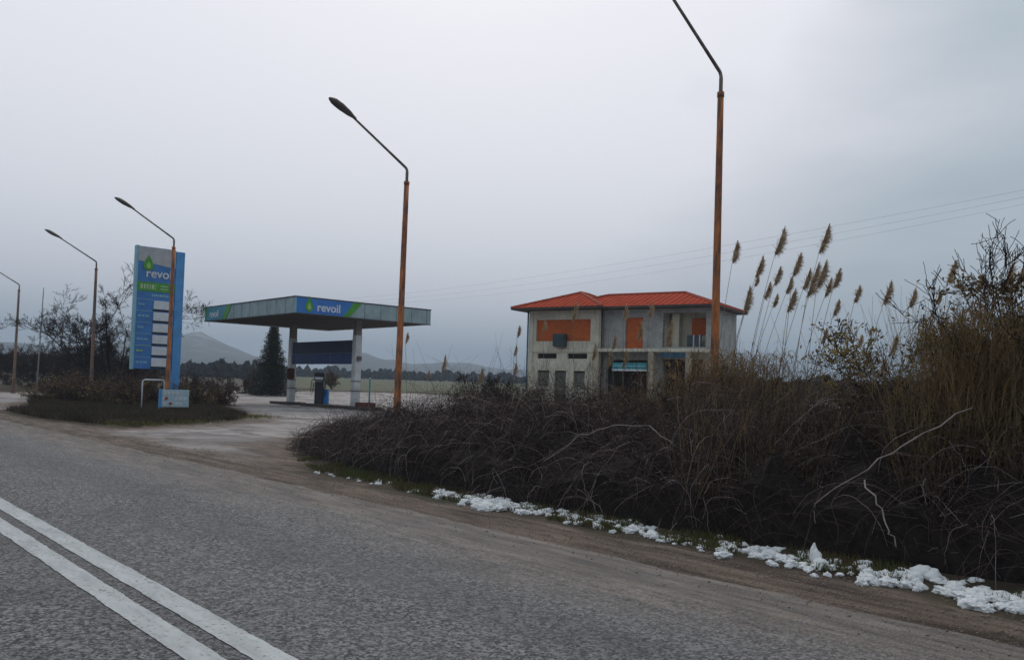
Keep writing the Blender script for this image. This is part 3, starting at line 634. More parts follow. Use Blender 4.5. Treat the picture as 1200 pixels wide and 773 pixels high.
# roof: hipped main roof and a projecting hipped wing, real thickness
def hip(name, s0, s1, d0, d1, ze, zr, r0, r1, dr0, dr1):
    e = [(-s0, d0, ze), (-s1, d0, ze), (-s1, d1, ze), (-s0, d1, ze)]
    if r0 is not None: rd = [(-r0, dr0, zr), (-r1, dr1, zr)]
    V = e+rd+[(x, y, z-.10) for x, y, z in e]
    if dr0 == dr1: F = [(0, 1, 5, 4), (1, 2, 5), (2, 3, 4, 5), (3, 0, 4)]
    else: F = [(0, 1, 4), (1, 2, 5, 4), (2, 3, 5), (3, 0, 4, 5)]
    o = MB().add(V, F).build(name, roofm, H)
    V2 = [(x, y, z-.003) for x, y, z in e]+[(x, y, z-.12) for x, y, z in e]
    MB().add(V2, [(0, 1, 5, 4), (1, 2, 6, 5), (2, 3, 7, 6), (3, 0, 4, 7), (4, 5, 6, 7)]).build('eaves', mat('eave_shade', (.085, .07, .065), scale=3), o)  # board colour darkened to stand in for the shadow under the eaves
    mb = MB()
    for a, b_ in ([(4, 5)]+([(0, 4), (3, 4), (1, 5), (2, 5)] if dr0 == dr1 else [(0, 4), (1, 4), (2, 5), (3, 5)])):
        A_, B_ = Vector(V[a]), Vector(V[b_]); mb.tube([A_, B_], .09, 6)
    mb.build('ridge_tile', mat('ridge_red', (.42, .09, .05), scale=5, var=.4), o)
    return o
hip('roof', -.6, 9.6, -.55, 4.9, 6.20, 7.16, 2.1, 6.9, 2.2, 2.2)
hip('wing_roof', 5.75, 11.75, -1.0, 5.0, 6.215, 7.34, 8.6, 8.6, 1.9, 2.9)
ch = hb('chimney', 10.1, 10.5, 1.9, 2.3, 6.5, 7.05, brk)

# ------------------------------------------------------------------ poles and wires
up_ = mat('pole_wood', (.20, .18, .16), scale=3, var=.4)
def util_pole(loc, h, lb):
    o = tag(empty('utility_pole', loc), lb, 'utility pole')
    MB().tube([(0, 0, 0), (0, 0, h)], [.16, .10], 10).build('pole', up_, o, smooth=True)
    return o
pA = gat(323, 92); pB = gat(1400, 34)
for P_, lb in ((pA, 'wooden utility pole hidden behind the canopy and conifer carrying the wires'), (pB, 'wooden utility pole outside the right edge carrying the wires')):
    o = util_pole(tuple(P_), 9.2, lb)
    a = math.atan2(pB[1]-pA[1], pB[0]-pA[0]); o.rotation_euler = (0, 0, a)
    MB().box(-.06, .06, -.9, .9, 8.9, 9.02).build('crossarm', up_, o)
    for yv in (-.8, 0, .8): MB().tube([(0, yv, 9.02), (0, yv, 9.2)], .04, 6).build('insulator', white, o)
a = math.atan2(pB[1]-pA[1], pB[0]-pA[0]); nv = np.array([-math.sin(a), math.cos(a), 0])
for k, yv in enumerate((-.8, 0, .8)):
    A_ = pA+nv*yv+[0, 0, 9.2]; B_ = pB+nv*yv+[0, 0, 9.2+.0]; pts = []
    for t in np.linspace(0, 1, 24): p = A_*(1-t)+B_*t; p[2] -= (1.0+.25*k)*4*t*(1-t); pts.append(p)
    tag(MB().tube(pts, .003, 4).build('overhead_wire', mat('wire', (.10, .10, .11))), ('overhead wire nearest the road, high in the sky above the house and reeds', 'middle one of the three overhead wires above the house and reeds', 'overhead wire farthest from the road, above the house and reeds')[k], 'wire', 'overhead wires')
q = gat(43, 62)
o = tag(empty('telephone_pole', tuple(q)), 'thin pale pole standing in the brush between the two leftmost lamps', 'pole')
MB().tube([(0, 0, 0), (.12, 0, 6.6)], [.05, .03], 8).build('pole', mat('pale_pole', (.33, .33, .33), scale=3), o, smooth=True); MB().tube([(.12, 0, 6.6), (.12, 0, 6.9)], .02, 6).build('tip', up_, o)

# ------------------------------------------------------------------ vegetation
twig_dk = mat('twig_dark', (.040, .028, .028), rough=.9, scale=2.5, col2=(.020, .014, .014))
twig_md = mat('twig_brown', (.13, .085, .075), rough=.9, scale=2.5, col2=(.05, .033, .028))
twig_lt = mat('cane_pale', (.55, .45, .44), rough=.8, scale=3, col2=(.18, .13, .12))
straw = mat('straw', (.50, .38, .22), rough=.9, scale=4, col2=(.22, .15, .09))
mound = mat('mound_shade', (.024, .018, .015), rough=1, scale=9, col2=(.010, .008, .008), bump=1, bscale=14)  # near-black, paints the darkness deep among the canes
leaf_bn = mat('dead_leaves', (.30, .20, .10), rough=.9, scale=2.2, col2=(.06, .042, .022))
leaf_ol = mat('olive_leaves', (.34, .26, .11), rough=.9, scale=1.6, col2=(.09, .08, .035))
plume_m = mat('reed_plume', (.80, .66, .48), rough=1, scale=14, col2=(.55, .41, .28))
reed_m = mat('reed_stem', (.30, .25, .16), rough=.8, scale=4, col2=(.17, .14, .09))

for m_ in (leaf_bn, leaf_ol, plume_m, straw):       # thin dry tissue lets some light through
    n_ = m_.node_tree; b_ = n_.nodes['Principled BSDF']; t_ = n_.nodes.new('ShaderNodeBsdfTranslucent'); x_ = n_.nodes.new('ShaderNodeMixShader'); x_.inputs[0].default_value = .45
    n_.links.new(b_.inputs['Base Color'].links[0].from_socket, t_.inputs[0]); n_.links.new(b_.outputs[0], x_.inputs[1]); n_.links.new(t_.outputs[0], x_.inputs[2]); n_.links.new(x_.outputs[0], n_.nodes['Material Output'].inputs[0])
# thicket: footprint x from front edge fx(y) to back edge, height hz(y)
YS = np.array([-9, 2, 3.2, 4.2, 5.2, 6.3, 7.5, 9, 10.5, 12, 13.5, 15, 16.5, 18, 19.2]); HS = np.array([1.8, 1.75, 1.75, 1.72, 1.65, 1.5, 1.42, 1.45, 1.5, 1.35, 1.05, .85, .68, .45, .15])
def fx(y): return np.interp(y, [-9, 2, 4, 8, 10, 12.5, 15, 17, 19.2], [7.45, 7.3, 7.15, 7.05, 7.1, 7.3, 8.0, 8.8, 10.8])
def bx(y): return np.interp(y, [-9, 6, 12, 15, 17.5, 19.2], [13.0, 13.5, 13.6, 13.4, 12.8, 11.6])
def th(x, y):
    x = np.asarray(x, float); y = np.asarray(y, float)
    h = np.interp(y, YS, HS)*(1+.17*np.sin(1.9*y+.8*x+.5)*np.sin(1.3*x-.7*y)+.13*np.sin(3.7*y-1.1*x)*np.cos(2.9*x+.9*y)+.06*np.sin(7*y+5*x)); u = np.clip((x-fx(y))/1.5, 0, 1); v = np.clip((bx(y)-x)/1.0, 0, 1)
    return h*(.18+.82*np.sqrt(np.clip(u, 0, 1)))*np.sqrt(v)
def stems_(n, P0, hr):
    K = 10; P = np.zeros((n, K, 3)); P[:, 0] = P0; d = np.stack([rng.normal(size=n)*.35, rng.normal(size=n)*.35, np.ones(n)], 1); L = rng.uniform(*hr, n); az = rng.uniform(0, 6.28, n); b = rng.uniform(.02, .16, n)
    for i in range(1, K):
        d = d+rng.normal(size=d.shape)*.10+np.stack([np.cos(az)*b, np.sin(az)*b, -b*1.1], 1); d /= np.linalg.norm(d, axis=1, keepdims=True); P[:, i] = P[:, i-1]+d*(L/(K-1))[:, None]
    return tubes_arr(P, np.full((n, K), .0042)*np.linspace(1, .3, K), 3)
# inner mound: dark filler standing in for the shade inside the thicket
gxn, gyn = 60, 200; yv = np.linspace(-8, 19.0, gyn); V = []
for j, y in enumerate(yv):
    for i in range(gxn):
        u = i/(gxn-1); x = fx(y)+.12+(bx(y)-fx(y)-.3)*u
        h = float(th(x, y)); n_ = mnoise.fractal(Vector((x*1.6, y*1.6, 0)), 1, 2, 4)
        z = h*(.50+.34*n_)+.03 if 0 < i < gxn-1 and 0 < j < gyn-1 else 0
        V.append((x+.05*n_, y, max(z, -.02)))
F = [(j*gxn+i, j*gxn+i+1, (j+1)*gxn+i+1, (j+1)*gxn+i) for j in range(gyn-1) for i in range(gxn-1)]
TH = tag(empty('bramble_thicket', (9.5, 5, 0)), 'dark tangled bare bramble thicket filling the verge beside the road', 'bramble thicket', kind='stuff')
def part(name, VF, m, parent, off=(0, 0, 0)):
    me = np_mesh(name, VF[0]-np.array(off), VF[1]); return link(name, me, m, parent)
off = (9.5, 5, 0)
me = bpy.data.meshes.new('shade_mound'); me.from_pydata([(a-9.5, b-5, c) for a, b, c in V], [], F); link('shade_mound', me, mound, TH)

def canes(n, ymin, ymax, lenr, rad, arch=1.0, K=8, wx=None, hscale=1.0, jitter=.05, edge=0.0):
    y = rng.uniform(ymin, ymax, n*3)
    # more canes near the camera side
    u = rng.beta(1.1, 1.6, n*3); x = fx(y)+.1+(bx(y)-fx(y)-.2)*u
    h = th(x, y); keep = np.where(rng.random(n*3) < .9)[0][:n]; x, y, h = x[keep], y[keep], h[keep]; n = len(x)
    az = rng.uniform(0, 2*np.pi, n); L = rng.uniform(*lenr, n)
    z0 = h*rng.uniform(.0, .85, n); P = np.zeros((n, K, 3)); P[:, 0] = np.stack([x, y, z0], 1)
    el = R(65)*rng.uniform(.1, 1.15, n)
    d = np.stack([np.cos(az)*np.cos(el), np.sin(az)*np.cos(el), np.sin(el)], 1)
    for i in range(1, K):
        d = d+rng.normal(size=d.shape)*.20+np.array([0, 0, -1])*arch*rng.uniform(.05, .3, n)[:, None]; d /= np.linalg.norm(d, axis=1, keepdims=True)
        P[:, i] = P[:, i-1]+d*(L/(K-1))[:, None]
    cap = np.maximum(th(np.clip(P[..., 0], fx(P[..., 1])+.05, 13), P[..., 1])*hscale, .12)+rng.uniform(.05, .42, n)[:, None]
    ok = np.max(P[..., 2]-cap, axis=1) < 0; P = P[ok]; n = len(P)
    P[..., 2] = np.maximum(P[..., 2], .02)
    P[..., 0] = np.maximum(P[..., 0], fx(P[..., 1])-.25*rng.random(n)[:, None])
    rr = rng.uniform(*rad, n)[:, None]*np.linspace(1, .4, K)[None]
    return tubes_arr(P, rr, 3)
part('dark_twigs', canes(26000, -7, 18.8, (.3, 1.2), (.002, .0045), arch=1.3), twig_dk, TH, off)
part('brown_twigs', canes(15000, -7, 18.6, (.3, 1.1), (.0018, .004), hscale=1.04, arch=1.2), twig_md, TH, off)
part('pale_canes', canes(4600, -6, 17.8, (.4, 2.0), (.0012, .0033), arch=1.3, K=14, hscale=1.12), twig_lt, TH, off)
part('purple_canes', canes(3500, -6, 17.5, (.6, 2.0), (.002, .0045), arch=1.4, K=14, hscale=1.12), twig_md, TH, off)
nl = 26000; y = rng.uniform(-7, 18.6, nl); x = fx(y)+.05+(bx(y)-fx(y))*rng.beta(1, 1.5, nl); z = th(x, y)*rng.uniform(.05, 1.0, nl)
part('dead_leaves', leaves_arr(np.stack([x, y, z], 1), .022), mat('bramble_leaf', (.075, .05, .035), scale=3, col2=(.02, .02, .013)), TH, off)
for yc, n_ in ((5.2, 260), (6.6, 200), (9.6, 220), (12.6, 160)):
    P0 = np.stack([rng.uniform(9.2, 12.6, n_), yc+rng.normal(size=n_)*.55, np.full(n_, .2)], 1)
    part('tall_canes', stems_(n_, P0, (1.5, 2.5)), twig_md if int(yc*10) % 4 else twig_dk, TH, off)
# upright fine stems along the top, hair-like outline
n = 3600; y = rng.uniform(-6, 18, n); x = fx(y)+(bx(y)-fx(y))*rng.uniform(.15, .95, n); h = th(x, y); K = 6
P = np.zeros((n, K, 3)); P[:, 0] = np.stack([x, y, h*.6], 1); d = np.stack([rng.normal(size=n)*.35, rng.normal(size=n)*.35, np.ones(n)], 1)
L = rng.uniform(.2, .95, n)
for i in range(1, K):
    d = d+rng.normal(size=d.shape)*.15; d /= np.linalg.norm(d, axis=1, keepdims=True); P[:, i] = P[:, i-1]+d*(L/(K-1))[:, None]
part('upright_twigs', tubes_arr(P, np.full((n, K), .0028)*np.linspace(1, .4, K), 3), twig_md, TH, off)

# distinct pale arching canes in front of the thicket
for k, (pts, lb) in enumerate([([(1140, 476, 8.3), (1060, 520, 8.1), (1000, 560, 7.9), (955, 590, 7.9)], 'pale straight broken cane slanting across the dark thicket at the right'),
        ([(1013, 565, 7.8), (1030, 590, 7.6), (1042, 620, 7.4), (1050, 640, 7.4)], 'short pale stem drooping over the snow at the right of the thicket'),
        ([(640, 540, 10.4), (680, 510, 10.3), (720, 498, 10.2), (760, 500, 10), (790, 520, 9.6)], 'pale arching cane crossing the middle of the thicket')]):
    P = [at(*q_) for q_ in pts]; pp = []
    for i in range(len(P)-1):
        for t in np.linspace(0, 1, 5)[:-1]: pp.append(P[i]*(1-t)+P[i+1]*t+rng.normal(size=3)*.012)
    pp.append(P[-1]); tag(MB().tube(pp, list(np.linspace(.0075, .004, len(pp))), 5).build('loose_cane', mat('pale_cane', (.36, .30, .27), scale=6, var=.5)), lb, 'cane')

def shrub(name, base, height, spread, label, cat, group=None, tw=twig_dk, levels=4, n0=7, r0=.03, kids=5, leaf=None, nleaf=0, lsize=.03, lean=(0, 0), up=.35, lz=(0, 1), tipfrac=.5, rmin=None, twist=.35):
    o = tag(empty(name, tuple(base)), label, cat, group)
    lv = branches(base, height, spread, levels, n0, lean, r0, kids, up, twist)
    if rmin: lv = [(P, np.maximum(r, rmin)) for P, r in lv]
    part('trunk', tubes_arr(*lv[0], 6), tw, o, base)
    part('branches', cat_vf([tubes_arr(P, r, 3) for P, r in lv[1:]]), tw, o, base)
    if leaf is not None and nleaf:
        Pl = np.concatenate([P[:, 2:].reshape(-1, 3) for P, r in lv[1:]]); zr = (Pl[:, 2]-base[2])/height
        ok = Pl[(zr > lz[0]) & (zr < lz[1])]
        cn = ok[rng.integers(0, len(ok), nleaf)]+rng.normal(size=(nleaf, 3))*lsize*1.5
        part('leaves', leaves_arr(cn, lsize), leaf, o, base)
    return o
# bare tree left of the totem
shrub('bare_tree', gat(136, 58), 5.8, 2.3, 'leafless tree with a spreading bare crown just left of the price totem', 'tree', tw=twig_dk, levels=5, n0=7, r0=.09, kids=7, up=.25, rmin=.007, twist=.18)
shrub('bare_tree', gat(108, 66), 4.2, 2.2, 'low leafless tree between the browned lamp post and the thin pale pole', 'tree', tw=twig_dk, levels=5, n0=4, r0=.09, kids=5, up=.25, rmin=.014)
# brush on the left (individual shrubs)
SHR = [(-30, 75, 3.6, 2.6, 'outermost dark shrub at the left edge behind the farthest lamp'), (8, 85, 3.3, 3, 'dark shrub just right of the farthest lamp post'), (38, 80, 3.4, 2.8, 'dark shrub behind the thin pale pole'), (66, 74, 3.5, 2.6, 'dark rounded shrub right of the thin pale pole'),
       (92, 70, 3.2, 2.6, 'dark shrub behind the browned lamp post'), (120, 76, 3.6, 2.8, 'dark shrub beneath the bare tree'), (150, 72, 3.0, 2.6, 'brown shrub directly left of the price totem'), (182, 70, 2.4, 2.6, 'brown shrub behind the price totem panel'),
       (222, 72, 1.7, 2.4, 'brown shrub just right of the price totem pillar'), (252, 76, 1.8, 2.6, 'brown shrub midway between the totem and the conifer'), (284, 80, 1.8, 2.4, 'brown shrub at the left foot of the conifer')]
for i, (px, ds, h_, sp, lb) in enumerate(SHR):
    shrub('brush_shrub', gat(px, ds), h_, sp, lb, 'shrub', 'brush shrubs left of the station', tw=twig_dk if i < 6 else twig_md, levels=4, n0=14, r0=.03, kids=6, up=.25, rmin=.011, leaf=mat('brush_leaf', (.045, .035, .028), scale=.5, col2=(.022, .019, .016)), nleaf=1100, lsize=.06, twist=.45)
for i, (px, ds, h_, sp, lb) in enumerate([(60, 49, 1.5, 1.5, 'low brown weed clump on the verge left of the blue bin'), (84, 47, 1.5, 1.3, 'low brown weed clump at the foot of the browned lamp'), (118, 46, 1.6, 1.5, 'low brown weed clump right of the browned lamp'), (150, 43, 1.4, 1.3, 'low brown weed clump left of the pipe frame'),
        (228, 46, 1.3, 1.3, 'low brown weed clump right of the service board'), (256, 50, 1.1, 1.2, 'low brown weed clump at the tip of the verge by the yard'), (178, 47, 1.3, 1.3, 'low brown weed clump behind the pipe frame')]):
    shrub('weed_clump', gat(px, ds), h_, sp, lb, 'weeds', 'weed clumps on the totem verge', tw=twig_md, levels=3, n0=26, r0=.012, kids=7, up=.2, rmin=.009, leaf=leaf_bn if i % 2 else leaf_ol, nleaf=900, lsize=.06, twist=.6)
# dark upright shrub at the left of the house, round shrub seen under the canopy
shrub('dark_shrub', gat(578, 27), 1.6, .8, 'dark twiggy shrub rising above the thicket just left of the house', 'shrub', tw=twig_dk, levels=4, n0=16, r0=.018, kids=6, up=.5, rmin=.006, leaf=mat('dk_leaf', (.035, .035, .022), scale=4), nleaf=2600, lsize=.035)
shrub('dark_shrub', gat(612, 29), 1.2, 1.1, 'lower brown twiggy shrub against the left corner of the house', 'shrub', tw=twig_md, levels=4, n0=16, r0=.015, kids=6, up=.4, rmin=.006, leaf=leaf_bn, nleaf=900, lsize=.03)
shrub('round_shrub', gat(389, 112), 1.9, .9, 'small round brown shrub seen under the dark blue board', 'shrub', tw=twig_md, levels=4, n0=10, r0=.03, kids=6, up=.4, rmin=.016, leaf=leaf_bn, nleaf=1500, lsize=.09)
# right hand: shrub at the nearest lamp, big olive shrub, hedge behind
shrub('climber_shrub', at(866, 560, 14.5)*[1, 1, 0], 1.85, .85, 'brown leafy shrub round the foot of the nearest rusty lamp', 'shrub', tw=twig_dk, levels=4, n0=18, r0=.018, kids=6, up=.2, rmin=.004, leaf=leaf_bn, nleaf=6500, lsize=.035, twist=.7)
shrub('climber_shrub', at(806, 560, 14.0)*[1, 1, 0], 1.75, .9, 'tangled brown shrub left of the nearest rusty lamp hiding the house porch', 'shrub', tw=twig_md, levels=4, n0=18, r0=.015, kids=6, up=.2, rmin=.0035, leaf=leaf_bn, nleaf=2600, lsize=.03, twist=.7)
shrub('climber_shrub', at(905, 560, 15.0)*[1, 1, 0], 1.35, .8, 'dark tangled shrub under the tall reeds right of the nearest lamp', 'shrub', tw=twig_dk, levels=4, n0=16, r0=.015, kids=6, up=.2, rmin=.0035, leaf=leaf_ol, nleaf=3000, lsize=.03, twist=.7)
shrub('olive_shrub', at(1165, 560, 10.6)*[1, 1, 0], 2.2, 1.0, 'large olive brown shrub with bare twig tips at the right edge', 'shrub', tw=twig_dk, levels=4, n0=20, r0=.025, kids=7, up=.55, rmin=.0032, leaf=leaf_ol, nleaf=42000, lsize=.026, lz=(.1, 1.05), twist=.45)
shrub('bare_shrub', at(1150, 560, 11.4)*[1, 1, 0], 2.35, .75, 'leafless twiggy shrub whose thin tips stand above the olive shrub', 'shrub', tw=twig_md, levels=4, n0=9, r0=.016, kids=6, up=.5, rmin=.0026, twist=.4)
shrub('olive_shrub', at(1240, 560, 10.0)*[1, 1, 0], 2.45, 1.0, 'olive brown shrub cut by the right edge of the photo', 'shrub', tw=twig_dk, levels=4, n0=18, r0=.025, kids=7, up=.5, rmin=.0032, leaf=leaf_bn, nleaf=34000, lsize=.026, lz=(.1, 1.1), twist=.45)
shrub('olive_shrub', at(1118, 560, 12.4)*[1, 1, 0], 1.75, .6, 'smaller thinly leaved shrub left of the large olive brown one', 'shrub', tw=twig_dk, levels=4, n0=14, r0=.018, kids=6, up=.5, rmin=.0035, leaf=leaf_ol, nleaf=3500, lsize=.03, lz=(.0, .65), twist=.45)
for i, (px, ds, h_) in enumerate(((930, 27, 1.7), (985, 28, 1.7), (1040, 28, 1.8), (1095, 27, 2.0), (1150, 26, 2.1), (1210, 26, 2.1))):
    shrub('hedge_shrub', gat(px, ds), h_*.85, 1.5, ['leftmost', 'second from left', 'third from left', 'fourth from left', 'fifth from left', 'rightmost'][i]+' dark shrub of the far hedge behind the reeds', 'shrub', 'far hedge shrubs on the right', tw=twig_dk, levels=4, n0=20, r0=.02, kids=6, up=.15, rmin=.006, leaf=mat('hedge_leaf', (.035, .03, .022), scale=1), nleaf=4500, lsize=.06, twist=.7)

# conifer under the canopy
cb = gat(318, 76)
Cf = tag(empty('conifer', tuple(cb)), 'dark conical conifer standing behind the left side of the canopy', 'tree')
MB().tube([(0, 0, 0), (0, 0, 5.9)], [.14, .02], 8).build('trunk', twig_dk, Cf)
Hc = 6.1; Lf = []; pls = []
for k in range(30):
    z = .35+(Hc-.5)*k/29; r = (2.15*(1-z/Hc)**.85+.10)*rng.uniform(.82, 1.12); nb = 13
    for a in np.linspace(0, 2*np.pi, nb, endpoint=False)+rng.uniform(0, 1):
        rr = r*rng.uniform(.8, 1.15); t = np.linspace(0, 1, 5)
        P = np.stack([np.cos(a)*rr*t, np.sin(a)*rr*t, z-.25*r*t+.12*r*t*t], 1); pls.append(P)
        m_ = int(30*rr+14); tt = rng.uniform(.1, 1, m_); c_ = np.stack([np.cos(a)*rr*tt, np.sin(a)*rr*tt, z-.25*r*tt], 1)+rng.normal(size=(m_, 3))*[.10, .10, .06]; Lf.append(c_)
part('branches', tubes_arr(np.array(pls), np.full((len(pls), 5), .015), 3), twig_dk, Cf)
part('crown', leaves_arr(np.concatenate(Lf), .085, flat=.8, aspect=.35), mat('conifer_needles', (.038, .045, .030), scale=1.5, col2=(.018, .022, .016)), Cf)

# far wood and hedges on the plain
def wood(name, p0, p1, dist, hgt, n, label, m, ls, dep=14):
    V = []; px = rng.uniform(p0, p1, n); P = np.array([gat(a, dist+rng.uniform(-dep, dep)) for a in px])
    hh = np.array([hgt*(.55+.55*mnoise.noise(Vector((a*.045, dist, 0)))+.35*mnoise.noise(Vector((a*.21, dist, 3)))) for a in px])
    P[:, 2] += np.maximum(hh, .2)*rng.uniform(0, 1, n)**.7+.3
    v, f = leaves_arr(P, ls, aspect=.8)
    me = np_mesh(name, v, f); o = link(name, me, m); tag(o, label, 'wood', kind='stuff'); return o
wm = mat('far_wood', (.032, .030, .026), scale=.05, col2=(.018, .018, .018))
wood('far_wood', 330, 700, 390, 6.0, 14000, 'dark distant treeline at the far side of the green field', wm, .8)
wood('far_wood', -260, 330, 260, 5.0, 22000, 'dark distant wood below the hill behind the totem', wm, 1.1, 40)
wood('far_hedge', 840, 1500, 200, 5.5, 12000, 'far dark hedge line behind the reeds at the right', wm, .8)

# ---- dry grass and weeds
def stems(n, sampler, hr, r, lean=.25, K=6, bend=.12):
    P0 = sampler(n); n = len(P0); P = np.zeros((n, K, 3)); P[:, 0] = P0; d = np.stack([rng.normal(size=n)*lean, rng.normal(size=n)*lean, np.ones(n)], 1); L = rng.uniform(*hr, n)
    for i in range(1, K):
        d = d+rng.normal(size=d.shape)*bend+np.array([.03, -.03, -.04]); d /= np.linalg.norm(d, axis=1, keepdims=True); P[:, i] = P[:, i-1]+d*(L/(K-1))[:, None]
    return tubes_arr(P, np.full((n, K), r)*np.linspace(1, .3, K), 3)
def area(x0, x1, y0, y1, z=0): return lambda n: np.stack([rng.uniform(x0, x1, n), rng.uniform(y0, y1, n), np.full(n, z)], 1)
o = tag(empty('dry_weeds', (17, 14, 0)), 'tan and reddish dry weeds growing between the thicket and the house', 'dry weeds', kind='stuff')
part('tan_stems', stems(2600, area(14.2, 19.5, 8, 18.5), (.5, 1.35), .005), straw, o, (17, 14, 0))
part('brown_stems', stems(4500, area(13.8, 20, 5, 19), (.5, 1.3), .005), twig_md, o, (17, 14, 0))
part('brown_leaves', leaves_arr(np.stack([rng.uniform(14, 20, 9000), rng.uniform(6, 18.5, 9000), rng.uniform(.1, 1.1, 9000)], 1), .03), leaf_bn, o, (17, 14, 0))
o = tag(empty('dry_grass', (11, 8, 0)), 'brown dry grass stems standing up through the right of the thicket', 'dry grass', kind='stuff')
def rs(n):
    px = rng.uniform(800, 1230, n); ds = rng.uniform(9, 13.5, n); return np.array([at(a, 560, b)*[1, 1, 0] for a, b in zip(px, ds)])
part('tan_stems', stems(1500, rs, (1.2, 1.95), .0035, .12), straw, o, (11, 8, 0))
part('brown_stems', stems(2600, rs, (1.1, 1.9), .0035, .2), twig_md, o, (11, 8, 0))
def rs2(n):
    px = rng.uniform(1075, 1240, n); ds = rng.uniform(9.0, 11.5, n); return np.array([at(a, 560, b)*[1, 1, 0] for a, b in zip(px, ds)])
part('tall_stems', stems(1100, rs2, (1.6, 2.7), .0035, .14), straw, o, (11, 8, 0))
def blade_arr(n, samp, hr, ln, w):
    P = samp(n); n = len(P); z = rng.uniform(*hr, n); az = rng.uniform(0, 2*np.pi, n); L = rng.uniform(*ln, n); el = rng.uniform(-.3, 1.2, n)
    d = np.stack([np.cos(az)*np.cos(el), np.sin(az)*np.cos(el), np.sin(el)], 1); wv_ = np.cross(d, [0, 0, 1]); wv_ /= np.linalg.norm(wv_, axis=1, keepdims=True)+1e-6; K = 5; V = np.zeros((n, K, 2, 3))
    for k in range(K):
        t = k/(K-1); c_ = P+[0, 0, 1]*z[:, None]+d*(L*t)[:, None]-np.array([0, 0, 1])*(L*1.1*t*t)[:, None]; ww = (w*(1-t*.95))*wv_; V[:, k, 0] = c_-ww; V[:, k, 1] = c_+ww
    V[..., 2] = np.maximum(V[..., 2], .02); ix = np.arange(n*K*2).reshape(n, K, 2); F = np.stack([ix[:, :-1, 0], ix[:, :-1, 1], ix[:, 1:, 1], ix[:, 1:, 0]], -1).reshape(-1, 4); return V.reshape(-1, 3), F
def rs3(n):
    px = 858+rng.normal(size=n)*38; ds = rng.uniform(12.5, 14.6, n); return np.array([at(a, 560, b)*[1, 1, 0] for a, b in zip(px, ds)])
def rs4(n):
    px = rng.uniform(1070, 1240, n); ds = rng.uniform(8.6, 10.2, n); return np.array([at(a, 560, b)*[1, 1, 0] for a, b in zip(px, ds)])
def rs5(n):
    px = rng.uniform(690, 830, n); ds = rng.uniform(13.5, 18, n); return np.array([at(a, 560, b)*[1, 1, 0] for a, b in zip(px, ds)])
rx = tag(empty('reed_foliage', (13, 9, 0)), 'withered tan reed stalks and hanging leaves around the foot of the nearest lamp', 'dry reeds', kind='stuff')
part('stalks', stems(520, rs3, (1.5, 2.35), .0045, .16), straw, rx, (13, 9, 0)); part('leaf_blades', blade_arr(2600, rs3, (.7, 2.1), (.2, .55), .008), leaf_bn, rx, (13, 9, 0))
part('low_stalks', stems(520, rs5, (1.0, 1.75), .0045, .16), straw, rx, (13, 9, 0)); part('low_blades', blade_arr(1500, rs5, (.5, 1.5), (.2, .45), .007), leaf_bn, rx, (13, 9, 0))
rx = tag(empty('reed_foliage', (9, 4, 0)), 'upright straw coloured stalks and leaves in front of the olive shrub', 'dry reeds', kind='stuff')
part('stalks', stems(1200, rs4, (1.5, 2.7), .0035, .13), straw, rx, (9, 4, 0)); part('leaf_blades', blade_arr(2600, rs4, (.9, 2.3), (.2, .5), .006), leaf_bn, rx, (9, 4, 0))
# verge grass: short blades along the dirt edge, mossy
def blades(n, samp, h, w=.006):
    P = samp(n); n = len(P); a = rng.uniform(0, 2*np.pi, n); hh = rng.uniform(.5, 1, n)*h
    dx = np.stack([np.cos(a), np.sin(a), np.zeros(n)], 1)*w; tip = P+np.stack([rng.normal(size=n)*.4, rng.normal(size=n)*.4, np.ones(n)], 1)*hh[:, None]
    V = np.stack([P-dx, P+dx, tip], 1).reshape(-1, 3); return V, np.arange(3*n).reshape(n, 3)
def strip(y0, y1, o0, o1):
    def f(n):
        y = y0+(y1-y0)*rng.random(n)**1.3; x = fx(y)+rng.uniform(o0, o1, n); k = np.array([mnoise.noise(Vector((a*1.3, b*1.3, 9))) for a, b in zip(x, y)]) > -.12
        return np.stack([x, y, np.full(n, .01)+.09*np.clip(x-6.9, 0, 1)], 1)[k]
    return f
gv = mat('verge_grass', (.085, .105, .03), scale=1.5, col2=(.10, .075, .035))
me = np_mesh('grass', *blades(34000, strip(-3, 14, -.42, .35), .07)); tag(link('grass', me, gv), 'short mossy green grass along the foot of the thicket', 'grass', kind='stuff')
GP = [(7.2, 27.0), (8, 25.4), (10.2, 27), (12.6, 28.6), (14.6, 32), (16.7, 39.5), (20, 50), (14, 60), (10, 47), (8.4, 38.8), (6.9, 36), (6.7, 30)]
def gp(n):
    x = rng.uniform(6.5, 20, n*3); y = rng.uniform(25, 60, n*3); k = poly_sd(x, y, GP) > .1*rng.random(n*3); x, y = x[k][:n], y[k][:n]; return np.stack([x, y, np.full(len(x), .05)], 1)
V_, F_ = blades(60000, gp, .26, .012); me = np_mesh('dead_grass', V_, F_); tag(link('dead_grass', me, mat('dead_grass', (.085, .062, .04), scale=.7, col2=(.035, .03, .02))), 'dark dead grass covering the verge around the price totem', 'grass', kind='stuff')
def gp2(n):
    P = []
    for cx, cy, r in ((8.3, 25.9, .35), (9.9, 27.3, .5), (13.6, 31.3, .9), (10.0, 29, .5)): 
        P.append(np.stack([cx+rng.normal(size=n//4)*r, cy+rng.normal(size=n//4)*r, np.full(n//4, .06)], 1))
    return np.concatenate(P)
me = np_mesh('moss', *blades(3500, gp2, .12, .012)); tag(link('moss', me, mat('moss', (.15, .15, .03), scale=2, col2=(.09, .085, .03))), 'yellow green moss tufts on the tip of the totem verge', 'moss', kind='stuff')

